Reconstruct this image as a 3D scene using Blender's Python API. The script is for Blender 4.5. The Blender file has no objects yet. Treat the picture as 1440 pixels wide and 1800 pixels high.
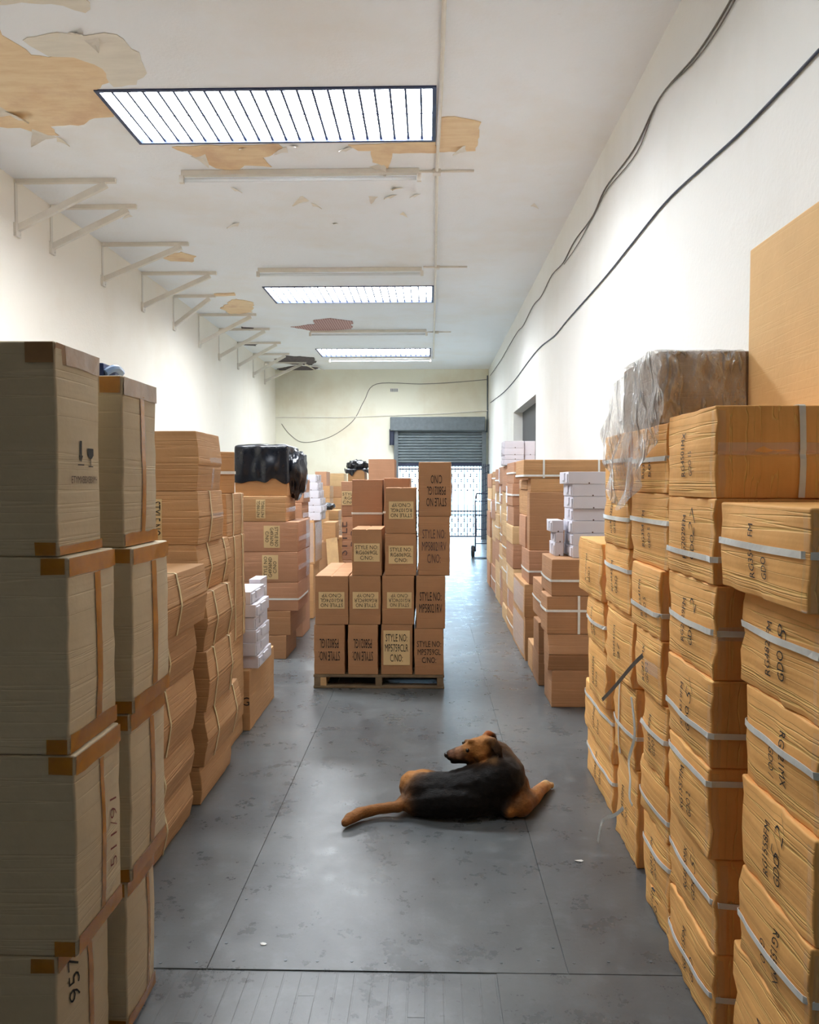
import bpy, bmesh, math, random
from mathutils import Vector, Matrix, noise
from mathutils.bvhtree import BVHTree
from mathutils.geometry import tessellate_polygon

# ------------------------------------------------------------------ camera, world, exposure
SC = bpy.context.scene
COL = SC.collection
F = 1440.0                                    # focal length in pixels of the 1440 x 1800 frame
CAMZ = 1.6
PITCH, YAW = math.atan(52 / F), math.atan(35 / F)
cam_d = bpy.data.cameras.new('camera')
cam = bpy.data.objects.new('camera', cam_d)
COL.objects.link(cam)
cam.location = (0, 0, CAMZ)
cam.rotation_euler = (math.pi / 2 - PITCH, 0, YAW)
cam_d.sensor_fit = 'HORIZONTAL'
cam_d.sensor_width = 36.0
cam_d.lens = 36.0 * F / 1440
cam_d.clip_start, cam_d.clip_end = 0.05, 200
SC.camera = cam
CROT = cam.rotation_euler.to_matrix()

vs = SC.view_settings
vs.view_transform, vs.look, vs.gamma, vs.use_curve_mapping = 'Standard', 'None', 1.0, False
vs.exposure = 2.4
SC.display_settings.display_device = 'sRGB'
SC.cycles.max_bounces = 12
SC.cycles.diffuse_bounces = 8
SC.cycles.transparent_max_bounces = 16
SC.cycles.sample_clamp_indirect = 6.0

SKY_STRENGTH = 2.8
PANE_STRENGTH = 11.0
PANE_COLOR = (0.90, 0.95, 1.0, 1)
world = bpy.data.worlds.new('daylight')
SC.world = world
world.use_nodes = True
bg = world.node_tree.nodes['Background']
bg.inputs['Color'].default_value = (0.50, 0.76, 1.0, 1)
bg.inputs['Strength'].default_value = SKY_STRENGTH

# ------------------------------------------------------------------ sight lines -> places
def ray(px, py):
    return CROT @ Vector((px - 720.0, 900.0 - py, -F))
def PX(px, py, X):
    d = ray(px, py); t = X / d.x
    return Vector((X, d.y * t, CAMZ + d.z * t))
def PY(px, py, Y):
    d = ray(px, py); t = Y / d.y
    return Vector((d.x * t, Y, CAMZ + d.z * t))
def PZ(px, py, Z):
    d = ray(px, py); t = (Z - CAMZ) / d.z
    return Vector((d.x * t, d.y * t, Z))
def proj(p):
    c = CROT.transposed() @ (Vector(p) - Vector((0, 0, CAMZ)))
    return 720 + F * c.x / -c.z, 900 - F * c.y / -c.z
def yfar(X, px, Z):
    lo, hi = 0.5, 60.0
    for _ in range(50):
        m = (lo + hi) / 2
        q = proj((X, m, Z))[0]
        if (q > px) == (X > 0): lo = m
        else: hi = m
    return (lo + hi) / 2

def lin(r, g, b):
    f = lambda c: (c / 255 / 12.92) if c / 255 <= 0.04045 else ((c / 255 + 0.055) / 1.055) ** 2.4
    return (f(r), f(g), f(b), 1)

# ------------------------------------------------------------------ materials
MATS = {}
def nt(name):
    m = bpy.data.materials.new(name)
    m.use_nodes = True
    t = m.node_tree
    return m, t, t.nodes, t.links, t.nodes['Principled BSDF']
def mapping(t, scale, src='Object'):
    tc = t.nodes.new('ShaderNodeTexCoord'); mp = t.nodes.new('ShaderNodeMapping')
    t.links.new(tc.outputs[src], mp.inputs['Vector'])
    mp.inputs['Scale'].default_value = scale
    return mp.outputs['Vector']
def tex_noise(t, vec, scale, detail=4, rough=0.55):
    n = t.nodes.new('ShaderNodeTexNoise')
    n.inputs['Scale'].default_value = scale; n.inputs['Detail'].default_value = detail
    n.inputs['Roughness'].default_value = rough
    t.links.new(vec, n.inputs['Vector'])
    return n.outputs['Fac']
def ramp(t, fac, stops):
    r = t.nodes.new('ShaderNodeValToRGB')
    e = r.color_ramp.elements
    while len(e) < len(stops): e.new(0.5)
    for k, (p, c) in enumerate(stops):
        e[k].position = p
        e[k].color = c if not isinstance(c, (int, float)) else (c, c, c, 1)
    t.links.new(fac, r.inputs['Fac'])
    return r.outputs['Color']
def mixc(t, mode, fac, a, b):
    m = t.nodes.new('ShaderNodeMix'); m.data_type = 'RGBA'; m.blend_type = mode
    for sock, v in ((m.inputs['Factor'], fac), (m.inputs['A'], a), (m.inputs['B'], b)):
        pass
    ins = {s.identifier: s for s in m.inputs}
    for key, v in (('Factor_Float', fac), ('A_Color', a), ('B_Color', b)):
        if hasattr(v, 'is_linked'): t.links.new(v, ins[key])
        else: ins[key].default_value = v
    return [o for o in m.outputs if o.identifier == 'Result_Color'][0]
def math_n(t, op, a, b=None):
    m = t.nodes.new('ShaderNodeMath'); m.operation = op
    for k, v in enumerate((a, b)):
        if v is None: continue
        if hasattr(v, 'is_linked'): t.links.new(v, m.inputs[k])
        else: m.inputs[k].default_value = v
    return m.outputs[0]
def bump(t, height, strength, dist=0.01):
    b = t.nodes.new('ShaderNodeBump')
    b.inputs['Strength'].default_value = strength; b.inputs['Distance'].default_value = dist
    t.links.new(height, b.inputs['Height'])
    return b.outputs['Normal']

def cardboard(name, col, var=0.12, crease=0.5, rough=0.75, upright=False):
    m, t, N, L, P = nt(name)
    oi = N.new('ShaderNodeObjectInfo')
    v1 = mapping(t, (1, 1, 1))
    big = tex_noise(t, v1, 5.0, 5, 0.6)
    c = mixc(t, 'MULTIPLY', 1.0, col, ramp(t, big, [(0.25, 1 - var), (0.75, 1 + var)]))
    c = mixc(t, 'MULTIPLY', 1.0, c, ramp(t, oi.outputs['Random'], [(0.0, (1 - var, 1 - var * 1.1, 1 - var * 1.3, 1)), (1.0, (1 + var * .6, 1 + var * .6, 1 + var * .6, 1))]))
    # fluting creases: level lines on the ends, upright lines on the sides that face along the hall
    geo = N.new('ShaderNodeNewGeometry')
    sx = N.new('ShaderNodeSeparateXYZ'); L.new(geo.outputs['Normal'], sx.inputs[0])
    side = math_n(t, 'GREATER_THAN', math_n(t, 'ABSOLUTE', sx.outputs['Y']), 0.7 if upright else 2.0)
    za = tex_noise(t, mapping(t, (0.45, 0.45, 24)), 1.0, 2, 0.5)
    xa = tex_noise(t, mapping(t, (28, 28, 0.5)), 1.0, 2, 0.5)
    mx = N.new('ShaderNodeMix'); mx.data_type = 'FLOAT'
    L.new(side, mx.inputs[0]); L.new(za, mx.inputs[2]); L.new(xa, mx.inputs[3])
    line = ramp(t, mx.outputs[0], [(0.0, 0), (0.485, 0), (0.50, 1), (0.515, 0), (1.0, 0)])
    c = mixc(t, 'MIX', math_n(t, 'MULTIPLY', line, 0.35 * crease), c, tuple(min(1, x * 1.7) for x in col[:3]) + (1,))
    L.new(c, P.inputs['Base Color'])
    P.inputs['Roughness'].default_value = rough
    fine = tex_noise(t, mapping(t, (40, 40, 40)), 1.0, 2)
    h = math_n(t, 'ADD', math_n(t, 'MULTIPLY', mx.outputs[0], 1.0 * crease), math_n(t, 'MULTIPLY', fine, 0.12))
    L.new(bump(t, math_n(t, 'ADD', h, math_n(t, 'MULTIPLY', line, -0.4 * crease)), 0.55, 0.012), P.inputs['Normal'])
    MATS[name] = m
    return m
def plain(name, col, rough=0.5, metal=0.0, nscale=0, var=0.1, bumps=0.0, alpha=1.0, coat=0.0, spec=None, src='Object'):
    m, t, N, L, P = nt(name)
    P.inputs['Roughness'].default_value = rough
    P.inputs['Metallic'].default_value = metal
    P.inputs['Alpha'].default_value = alpha
    if coat: P.inputs['Coat Weight'].default_value = coat
    if spec is not None: P.inputs['Specular IOR Level'].default_value = spec
    if nscale:
        n = tex_noise(t, mapping(t, (1, 1, 1), src), nscale, 5)
        L.new(mixc(t, 'MULTIPLY', 1.0, col, ramp(t, n, [(0.3, 1 - var), (0.7, 1 + var)])), P.inputs['Base Color'])
        if bumps: L.new(bump(t, n, bumps, 0.01), P.inputs['Normal'])
    else:
        P.inputs['Base Color'].default_value = col
    MATS[name] = m
    return m

KRAFT = cardboard('kraft_orange', lin(240, 180, 104), 0.10, 1.0, upright=True)
BROWN = cardboard('brown_board', lin(172, 128, 90), 0.08, 0.5)
ROSE = cardboard('reddish_board', lin(180, 134, 102), 0.08, 0.4)
TAN = cardboard('tan_board', lin(188, 144, 98), 0.09, 0.7)
PALE = cardboard('pale_board', lin(206, 172, 126), 0.09, 0.5)
GREY = cardboard('grey_board', lin(206, 190, 160), 0.07, 0.35)
DULL = cardboard('dull_grey_board', lin(140, 124, 110), 0.07, 0.3)
SMOOTH = cardboard('smooth_kraft', lin(238, 194, 132), 0.05, 0.12)
WHITE = plain('white_board', lin(206, 204, 212), 0.6, nscale=6, var=0.03)
STRAP = plain('white_strap', lin(225, 226, 220), 0.35, nscale=30, var=0.05)
CORD = plain('cream_cord', lin(214, 196, 150), 0.5, nscale=30, var=0.08)
CLEAR = plain('clear_tape', lin(225, 228, 235), 0.10, alpha=0.26, nscale=20, var=.1, bumps=.5)
SHRINK = plain('clear_corner_wrap', lin(225, 228, 235), 0.08, alpha=0.10, nscale=30, var=.1, bumps=.8)
BTAPE = plain('brown_tape', lin(158, 122, 84), 0.3, nscale=12, var=.15, bumps=.3)
OTAPE = plain('amber_tape', lin(186, 122, 28), 0.22, nscale=14, var=0.18, bumps=0.25, alpha=0.86)
INK = plain('black_ink', lin(22, 19, 19), 0.7, nscale=60, var=0.3)
FADED = plain('faded_ink', lin(96, 74, 66), 0.8, nscale=60, var=0.3)
REDINK = plain('red_marker', lin(120, 50, 44), 0.7, nscale=40, var=0.2)
PAPER = plain('cream_label', lin(218, 190, 140), 0.7, nscale=9, var=0.05)
BAG = plain('black_plastic', lin(28, 31, 38), 0.24, nscale=9, var=0.2, bumps=0.35)
WOOD = plain('grey_wood', lin(116, 98, 74), 0.8, nscale=12, var=0.25, bumps=0.3)
PALEWOOD = plain('pale_wood', lin(196, 160, 112), 0.7, nscale=12, var=0.12)
PAINT = plain('white_paint', lin(226, 220, 208), 0.5, nscale=8, var=0.05)
BLUEFRAME = plain('blue_grey_frame', lin(44, 56, 92), 0.5, nscale=10, var=0.2)
STEEL = plain('grey_steel', lin(104, 112, 116), 0.45, 0.3, nscale=9, var=0.14)
SLATE = plain('shutter_grey', lin(128, 138, 142), 0.4, 0.2, nscale=4, var=0.1)
IRON = plain('dark_iron', lin(46, 52, 72), 0.5, 0.2, nscale=14, var=0.2)
RUBBER = plain('rubber', lin(32, 34, 38), 0.7, nscale=20, var=0.2)
CABLE = plain('grey_cable', lin(112, 106, 98), 0.6, nscale=20, var=0.2)
TUBE = plain('glass_tube', lin(226, 230, 232), 0.25, nscale=5, var=0.03)
BLUEP = plain('blue_plastic', lin(34, 52, 104), 0.35, nscale=9, var=0.2)
SKYP = plain('light_blue_plastic', lin(140, 170, 215), 0.35, nscale=9, var=0.1)
DARKDOOR = plain('dark_door', lin(58, 60, 66), 0.5, nscale=5, var=0.1)
CONCRETE = plain('pavement', lin(200, 198, 192), 0.9, nscale=3, var=0.1)

def film(name, haze):
    m, t, N, L, P = nt(name)
    tr = N.new('ShaderNodeBsdfTransparent'); tr.inputs['Color'].default_value = (0.98, 0.98, 0.98, 1)
    P.inputs['Base Color'].default_value = lin(240, 238, 236); P.inputs['Roughness'].default_value = 0.06
    P.inputs['Specular IOR Level'].default_value = 1.0
    v = mapping(t, (5, 5, 2.2))
    n = tex_noise(t, v, 1.6, 5, 0.7)
    c = tex_noise(t, mapping(t, (9, 9, 2.0)), 1.0, 3, 0.6)
    cr = ramp(t, c, [(0.44, 0), (0.5, 1), (0.56, 0)])
    L.new(bump(t, math_n(t, 'ADD', n, math_n(t, 'MULTIPLY', cr, .5)), 0.9, 0.05), P.inputs['Normal'])
    ms = N.new('ShaderNodeMixShader')
    fac = math_n(t, 'ADD', ramp(t, n, [(0.40, haze * 0.35), (0.66, haze * 1.5)]), math_n(t, 'MULTIPLY', cr, haze * 0.8))
    L.new(fac, ms.inputs['Fac'])
    L.new(tr.outputs[0], ms.inputs[1]); L.new(P.outputs[0], ms.inputs[2])
    L.new(ms.outputs[0], N['Material Output'].inputs['Surface'])
    return m
FILM = film('clear_plastic_film', 0.30)

def wall_mat(name, col, stain, amount, streak=0.5):
    m, t, N, L, P = nt(name)
    v = mapping(t, (1, 1, 1))
    a = tex_noise(t, v, 0.55, 6, 0.6)
    b = tex_noise(t, mapping(t, (2.2, 2.2, 0.35)), 1.0, 5, 0.6)
    c = mixc(t, 'MIX', math_n(t, 'MULTIPLY', ramp(t, a, [(0.48, 0), (0.72, 1)]), amount), col, stain)
    c = mixc(t, 'MIX', math_n(t, 'MULTIPLY', ramp(t, b, [(0.55, 0), (0.8, 1)]), amount * streak), c, stain)
    sp = tex_noise(t, v, 14.0, 3, 0.5)
    c = mixc(t, 'MIX', math_n(t, 'MULTIPLY', ramp(t, sp, [(0.72, 0), (0.76, 1)]), 0.18 * amount), c, lin(150, 136, 116))
    L.new(c, P.inputs['Base Color'])
    P.inputs['Roughness'].default_value = 0.7
    h = tex_noise(t, v, 30, 4, 0.6)
    L.new(bump(t, math_n(t, 'ADD', h, math_n(t, 'MULTIPLY', a, 4.0)), 0.25, 0.01), P.inputs['Normal'])
    return m
M_LEFT = wall_mat('left_wall_paint', lin(243, 237, 224), lin(222, 206, 178), 0.35)
M_RIGHT = wall_mat('right_wall_paint', lin(240, 240, 235), lin(214, 210, 196), 0.35)
M_FAR = wall_mat('far_wall_paint', lin(236, 233, 214), lin(212, 194, 160), 0.6)
M_CEIL = wall_mat('ceiling_paint', lin(242, 246, 250), lin(230, 218, 198), 0.35)

def floor_mat():
    m, t, N, L, P = nt('painted_floor')
    v = mapping(t, (1, 1, 1))
    a = tex_noise(t, v, 1.1, 7, 0.65)
    b = tex_noise(t, v, 9.0, 6, 0.7)
    c = mixc(t, 'MIX', ramp(t, a, [(0.32, 0), (0.68, 1)]), lin(68, 72, 75), lin(97, 101, 102))
    e = tex_noise(t, v, 3.2, 8, 0.75)
    c = mixc(t, 'MIX', math_n(t, 'MULTIPLY', ramp(t, e, [(0.46, 0), (0.72, 1)]), 0.28), c, lin(104, 108, 108))
    c = mixc(t, 'MIX', math_n(t, 'MULTIPLY', ramp(t, e, [(0.28, 1), (0.50, 0)]), 0.15), c, lin(58, 61, 66))
    c = mixc(t, 'MIX', math_n(t, 'MULTIPLY', ramp(t, b, [(0.52, 0), (0.66, 1)]), 0.40), c, lin(112, 118, 120))
    d = tex_noise(t, mapping(t, (30, 9, 1)), 1.0, 5, 0.75)
    c = mixc(t, 'MIX', math_n(t, 'MULTIPLY', ramp(t, d, [(0.62, 0), (0.68, 1)]), 0.28), c, lin(50, 52, 54))
    w = tex_noise(t, v, 38.0, 3, 0.6)
    c = mixc(t, 'MIX', math_n(t, 'MULTIPLY', ramp(t, w, [(0.66, 0), (0.70, 1)]), 0.5), c, lin(48, 48, 48))
    L.new(c, P.inputs['Base Color'])
    L.new(ramp(t, math_n(t, 'ADD', math_n(t, 'MULTIPLY', e, 0.6), math_n(t, 'MULTIPLY', b, 0.4)), [(0.35, 0.22), (0.65, 0.40)]), P.inputs['Roughness'])
    L.new(bump(t, math_n(t, 'ADD', math_n(t, 'MULTIPLY', a, 0.5), math_n(t, 'MULTIPLY', b, 0.25)), 0.22, 0.02), P.inputs['Normal'])
    P.inputs['Specular IOR Level'].default_value = 0.6
    return m
M_FLOOR = floor_mat()

def pane_mat(name='skylight_glow', k=1.0):
    m, t, N, L, P = nt(name)
    e = N.new('ShaderNodeEmission')
    e.inputs['Color'].default_value = PANE_COLOR; e.inputs['Strength'].default_value = PANE_STRENGTH * k
    L.new(e.outputs[0], N['Material Output'].inputs['Surface'])
    return m
M_PANE = pane_mat()
PANES = [M_PANE, pane_mat('skylight_glow_middle', 0.8), pane_mat('skylight_glow_far', 0.65), pane_mat('added_skylight_glow', 0.22)]      # middle and far dimmed to darken the end wall; last is added fill

def peeled(name, c1, c2, c3, sc=(3, 14, 3)):
    m, t, N, L, P = nt(name)
    a = tex_noise(t, mapping(t, sc), 1.0, 6, 0.65)
    b = tex_noise(t, mapping(t, (1, 1, 1)), 2.2, 5, 0.6)
    c = mixc(t, 'MIX', ramp(t, a, [(0.35, 0), (0.65, 1)]), c1, c2)
    c = mixc(t, 'MIX', ramp(t, b, [(0.5, 0), (0.68, 1)]), c, c3)
    L.new(c, P.inputs['Base Color']); P.inputs['Roughness'].default_value = 0.85
    L.new(bump(t, a, 0.5, 0.01), P.inputs['Normal'])
    return m
M_PEEL = peeled('bare_tan_board', lin(240, 216, 178), lin(230, 200, 158), lin(222, 188, 152))
M_PEEL2 = peeled('bare_grey_board', lin(236, 230, 216), lin(226, 220, 206), lin(232, 218, 192))
def lath_mat():
    m, t, N, L, P = nt('bare_lath')
    w = N.new('ShaderNodeTexWave'); w.bands_direction = 'X'
    w.inputs['Scale'].default_value = 6.5; w.inputs['Distortion'].default_value = 1.0
    L.new(mapping(t, (1, 0.35, 1)), w.inputs['Vector'])
    L.new(mixc(t, 'MIX', ramp(t, w.outputs['Fac'], [(0.35, 0), (0.55, 1)]), lin(164, 124, 122), lin(200, 168, 160)), P.inputs['Base Color'])
    P.inputs['Roughness'].default_value = 0.9
    return m
M_LATH = lath_mat()
M_HOLE = plain('bare_dark_board', lin(92, 84, 84), 0.9, nscale=14, var=0.35)

# ------------------------------------------------------------------ mesh helpers
def link_mesh(name, bm, mats, parent=None, loc=(0, 0, 0), rotz=0.0, smooth=False):
    me = bpy.data.meshes.new(name)
    bm.normal_update()
    bm.to_mesh(me); bm.free()
    for m in (mats if isinstance(mats, (list, tuple)) else [mats]): me.materials.append(m)
    if smooth:
        for p in me.polygons: p.use_smooth = True
    o = bpy.data.objects.new(name, me)
    COL.objects.link(o)
    o.location = loc; o.rotation_euler = (0, 0, rotz)
    if parent: o.parent = parent
    return o
def empty(name, loc=(0, 0, 0), rotz=0.0):
    o = bpy.data.objects.new(name, None)
    COL.objects.link(o); o.location = loc; o.rotation_euler = (0, 0, rotz); o.empty_display_size = 0.1
    return o
def tag(o, label, cat, group=None):
    o['label'] = label; o['category'] = cat
    if group: o['group'] = group
    return o
def structure(o, label=None):
    o['kind'] = 'structure'
    if label: o['label'] = label
    return o
def add_box(bm, x0, x1, y0, y1, z0, z1, mi=0):
    v = [bm.verts.new((x, y, z)) for x in (x0, x1) for y in (y0, y1) for z in (z0, z1)]
    for f in ((0, 1, 3, 2), (4, 6, 7, 5), (0, 4, 5, 1), (2, 3, 7, 6), (0, 2, 6, 4), (1, 5, 7, 3)):
        bm.faces.new([v[i] for i in f]).material_index = mi
    return v
def add_beam(bm, a, b, w, h, up=Vector((0, 0, 1))):
    a, b = Vector(a), Vector(b)
    d = (b - a).normalized()
    s = d.cross(up)
    if s.length < 1e-4: s = Vector((1, 0, 0))
    s.normalize(); u = s.cross(d)
    v = [bm.verts.new(p + s * (w / 2 * i) + u * (h / 2 * j)) for p in (a, b) for i, j in ((-1, -1), (1, -1), (1, 1), (-1, 1))]
    for f in ((3, 2, 1, 0), (4, 5, 6, 7), (0, 1, 5, 4), (1, 2, 6, 5), (2, 3, 7, 6), (3, 0, 4, 7)):
        bm.faces.new([v[i] for i in f])
def add_tube(bm, pts, r, n=8, caps=True):
    pts = [Vector(p) for p in pts]
    rs = r if isinstance(r, (list, tuple)) else [r] * len(pts)
    rings = []
    ref = Vector((0.13, 0.21, 0.97))
    for i, p in enumerate(pts):
        d = (pts[min(i + 1, len(pts) - 1)] - pts[max(i - 1, 0)]).normalized()
        s = d.cross(ref)
        if s.length < 1e-3: s = d.cross(Vector((1, 0, 0)))
        s.normalize(); u = s.cross(d)
        rings.append([bm.verts.new(p + (s * math.cos(2 * math.pi * k / n) + u * math.sin(2 * math.pi * k / n)) * rs[i]) for k in range(n)])
    for a, b in zip(rings, rings[1:]):
        for k in range(n):
            bm.faces.new((a[k], a[(k + 1) % n], b[(k + 1) % n], b[k]))
    if caps:
        bm.faces.new(rings[0][::-1]); bm.faces.new(rings[-1])
def spline(pts, n=6):
    pts = [Vector(p) for p in pts]
    out = []
    for i in range(len(pts) - 1):
        p0, p1, p2, p3 = pts[max(i - 1, 0)], pts[i], pts[i + 1], pts[min(i + 2, len(pts) - 1)]
        for k in range(n):
            t = k / n
            out.append(0.5 * ((2 * p1) + (p2 - p0) * t + (2 * p0 - 5 * p1 + 4 * p2 - p3) * t * t + (3 * p1 - p0 - 3 * p2 + p3) * t ** 3))
    out.append(pts[-1])
    return out
def bevel_mod(o, w, seg=2, ang=40):
    b = o.modifiers.new('bevel', 'BEVEL'); b.width = w; b.segments = seg
    b.limit_method = 'ANGLE'; b.angle_limit = math.radians(ang)
def thick(o, t, off=1.0):
    s = o.modifiers.new('thickness', 'SOLIDIFY'); s.thickness = t; s.offset = off

TEXTS = {}
def text_geo(body, bold=0.0, shear=0.0):
    key = (body, bold, shear)
    if key not in TEXTS:
        cu = bpy.data.curves.new('writing', 'FONT')
        cu.body = body; cu.size = 1.0; cu.align_x = 'CENTER'; cu.align_y = 'CENTER'
        cu.resolution_u = 2; cu.offset = bold; cu.shear = shear; cu.space_line = 0.95
        ob = bpy.data.objects.new('writing', cu); COL.objects.link(ob)
        dg = bpy.context.evaluated_depsgraph_get()
        me = bpy.data.meshes.new_from_object(ob.evaluated_get(dg))
        vs_ = [v.co.copy() for v in me.vertices]; fs = [tuple(p.vertices) for p in me.polygons]
        bpy.data.objects.remove(ob); bpy.data.curves.remove(cu); bpy.data.meshes.remove(me)
        if vs_:
            x0, x1 = min(v.x for v in vs_), max(v.x for v in vs_)
            y0, y1 = min(v.y for v in vs_), max(v.y for v in vs_)
            for v in vs_: v.x -= (x0 + x1) / 2; v.y -= (y0 + y1) / 2
            TEXTS[key] = (vs_, fs, x1 - x0, y1 - y0)
        else: TEXTS[key] = ([], [], 1, 1)
    return TEXTS[key]

FACE = {'x-': (Vector((-1, 0, 0)), Vector((0, -1, 0)), Vector((0, 0, 1))),
        'x+': (Vector((1, 0, 0)), Vector((0, 1, 0)), Vector((0, 0, 1))),
        'y-': (Vector((0, -1, 0)), Vector((1, 0, 0)), Vector((0, 0, 1))),
        'y+': (Vector((0, 1, 0)), Vector((-1, 0, 0)), Vector((0, 0, 1))),
        'top': (Vector((0, 0, 1)), Vector((1, 0, 0)), Vector((0, 1, 0)))}
SEED = [0]

# ------------------------------------------------------------------ a carton and its strap, tape, label, printing
def carton(box, mat, straps=(), tapes=(), prints=(), labels=(), seams=(), wedge=None, bulge=0.006, crumple=0.0035,
           res=0.075, rot=0.0, name='cardboard_carton', strap_mat=None, tape_mat=None, lean=(0, 0), bev=0.006, sag=0.0, corner=False):
    x0, x1, y0, y1, z0, z1 = box
    dx, dy, dz = x1 - x0, y1 - y0, z1 - z0
    SEED[0] += 1
    sd = Vector((SEED[0] * 3.17, SEED[0] * 1.91, SEED[0] * 0.73))
    hx, hy = dx / 2, dy / 2
    wedge = wedge or {}
    if corner: tapes = list(tapes) + [('x-', .90, .985, -.96, .9, SHRINK), ('y-', -.985, -.93, -.96, .9, SHRINK)]
    def axis(a, b):
        n = max(2, min(12, round((b - a) / res)))
        return [a + (b - a) * i / n for i in range(n + 1)]
    xs, ys, zs = axis(-hx, hx), axis(-hy, hy), axis(0, dz)
    def insert(lst, c):
        for q in (c - 0.006, c, c + 0.006):
            lst[:] = [w for w in lst if abs(w - q) > 0.004 or w in (lst[0], lst[-1])] + [q]
        lst.sort()
    groove = {}
    for f, kind, t in seams:
        if kind == 'z': q = dz * t; insert(zs, q)
        elif kind == 'x': q = -hx + dx * t; insert(xs, q)
        else: q = -hy + dy * t; insert(ys, q)
        groove.setdefault(f, []).append((kind, q))
    def deform(x, y, z):
        u, v, w = x / hx, y / hy, z / dz * 2 - 1
        p = Vector((x, y, z))
        a = (1 - v * v) * (1 - w * w); b = (1 - u * u) * (1 - w * w)
        q = Vector((x + u * bulge * a, y + v * bulge * b, z))
        nv = noise.noise_vector(p * 7.0 + sd)
        k = min(1.0, 4 * (1 - abs(w)) + 0.35)
        q.x += nv.x * crumple * k; q.y += nv.y * crumple * k
        n2 = noise.noise_vector(p * 22.0 + sd)
        e = max(abs(u) + abs(v), abs(u) + abs(w), abs(v) + abs(w)) - 1.0
        e = max(0.0, e) ** 4
        q.x += n2.x * crumple * 1.3 * e; q.y += n2.y * crumple * 1.3 * e
        if abs(w) < 0.999: q.z += n2.z * crumple * 0.6 * e
        if w > 0.999 and sag: q.z -= sag * (1 - u * u) * (1 - v * v) + abs(n2.z) * 0.004
        for f, amt in wedge.items():
            if f == 'x+' and u > 0: q.x += amt * u * (1 - abs(w))
            if f == 'x-' and u < 0: q.x += amt * u * (1 - abs(w))
            if f == 'y-' and v < 0: q.y += amt * v * (1 - abs(w))
        for f, lst in groove.items():
            n = FACE[f][0]
            on = (f == 'x-' and u < -0.999) or (f == 'x+' and u > 0.999) or (f == 'y-' and v < -0.999) or (f == 'top' and w > 0.999)
            if on:
                for kind, g in lst:
                    c = {'x': x, 'y': y, 'z': z}[kind]
                    if abs(c - g) < 0.001: q -= n * 0.006
        q.x += lean[0] * z; q.y += lean[1] * z
        return q
    bm = bmesh.new()
    V = {}
    nx, ny, nz = len(xs) - 1, len(ys) - 1, len(zs) - 1
    for i in range(nx + 1):
        for j in range(ny + 1):
            for k in range(nz + 1):
                if i in (0, nx) or j in (0, ny) or k in (0, nz):
                    V[i, j, k] = bm.verts.new(deform(xs[i], ys[j], zs[k]))
    def quad(a, b, c, d): bm.faces.new((V[a], V[b], V[c], V[d]))
    for i in range(nx):
        for j in range(ny):
            quad((i, j, 0), (i, j + 1, 0), (i + 1, j + 1, 0), (i + 1, j, 0))
            quad((i, j, nz), (i + 1, j, nz), (i + 1, j + 1, nz), (i, j + 1, nz))
    for i in range(nx):
        for k in range(nz):
            quad((i, 0, k), (i + 1, 0, k), (i + 1, 0, k + 1), (i, 0, k + 1))
            quad((i, ny, k), (i, ny, k + 1), (i + 1, ny, k + 1), (i + 1, ny, k))
    for j in range(ny):
        for k in range(nz):
            quad((0, j, k), (0, j, k + 1), (0, j + 1, k + 1), (0, j + 1, k))
            quad((nx, j, k), (nx, j + 1, k), (nx, j + 1, k + 1), (nx, j, k + 1))
    bm.normal_update()
    bvh = BVHTree.FromBMesh(bm)
    o = link_mesh(name, bm, mat, None, ((x0 + x1) / 2, (y0 + y1) / 2, z0), rot, smooth=True)
    if bev:
        bevel_mod(o, bev)
    wn = o.modifiers.new('normals', 'WEIGHTED_NORMAL'); wn.keep_sharp = True
    half = {'x-': (hy, dz / 2), 'x+': (hy, dz / 2), 'y-': (hx, dz / 2), 'y+': (hx, dz / 2), 'top': (hx, hy)}
    cen = Vector((0, 0, dz / 2))
    ext = {'x-': hx, 'x+': hx, 'y-': hy, 'y+': hy, 'top': dz / 2}
    def surf(f, a, b, off):
        n, u, v = FACE[f]
        p = cen + u * a + v * b + n * ext[f]
        h = bvh.ray_cast(p + n * 0.3, -n, 0.6)[0]
        if h is None:
            h = bvh.find_nearest(p)[0]
        return h + n * off
    # straps: bands round the carton ('h' level loop, 'x'/'y' loop over the top in a plane of constant x / y)
    for kind, t in straps:
        w = 0.0085 if strap_mat is None else 0.008
        rows = []
        def run(f, fixed, rev=False, vert=False, lo=-0.985, hi=0.985, skip0=False):
            A, B = half[f]
            m = 19
            ts = [lo + (hi - lo) * i / m for i in range(m + 1)]
            if rev: ts.reverse()
            for s in ts:
                row = []
                for e in (-w, w):
                    a, b = (fixed + e, s * B) if vert else (s * A, fixed + e)
                    row.append(surf(f, a, b, 0.0052))
                rows.append(row)
        closed = kind == 'h'
        if kind == 'h':
            zf = (t - 0.5) * dz
            for f in ('y-', 'x+', 'y+', 'x-'): run(f, zf)
        elif kind == 'y':
            yy = (t - 0.5) * dy
            run('x-', -yy, vert=True)
            A, B = half['top']
            for i in range(8):
                s = -0.985 + 1.97 * i / 7
                rows.append([surf('top', s * A, yy - e, 0.0022) for e in (-w, w)])
            run('x+', yy, rev=True, vert=True)
            n0 = 8
            for r in rows[28:]: r.reverse()
        else:
            xx = (t - 0.5) * dx
            run('y-', xx, vert=True)
            A, B = half['top']
            for i in range(8):
                s = -0.985 + 1.97 * i / 7
                rows.append([surf('top', xx + e, s * B, 0.0022) for e in (-w, w)])
            run('y+', -xx, rev=True, vert=True)
            for r in rows[28:]: r.reverse()
        sb = bmesh.new()
        vv = [[sb.verts.new(p) for p in r] for r in rows]
        for a, b in zip(vv, vv[1:] + ([vv[0]] if closed else [])):
            sb.faces.new((a[0], b[0], b[1], a[1]))
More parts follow.
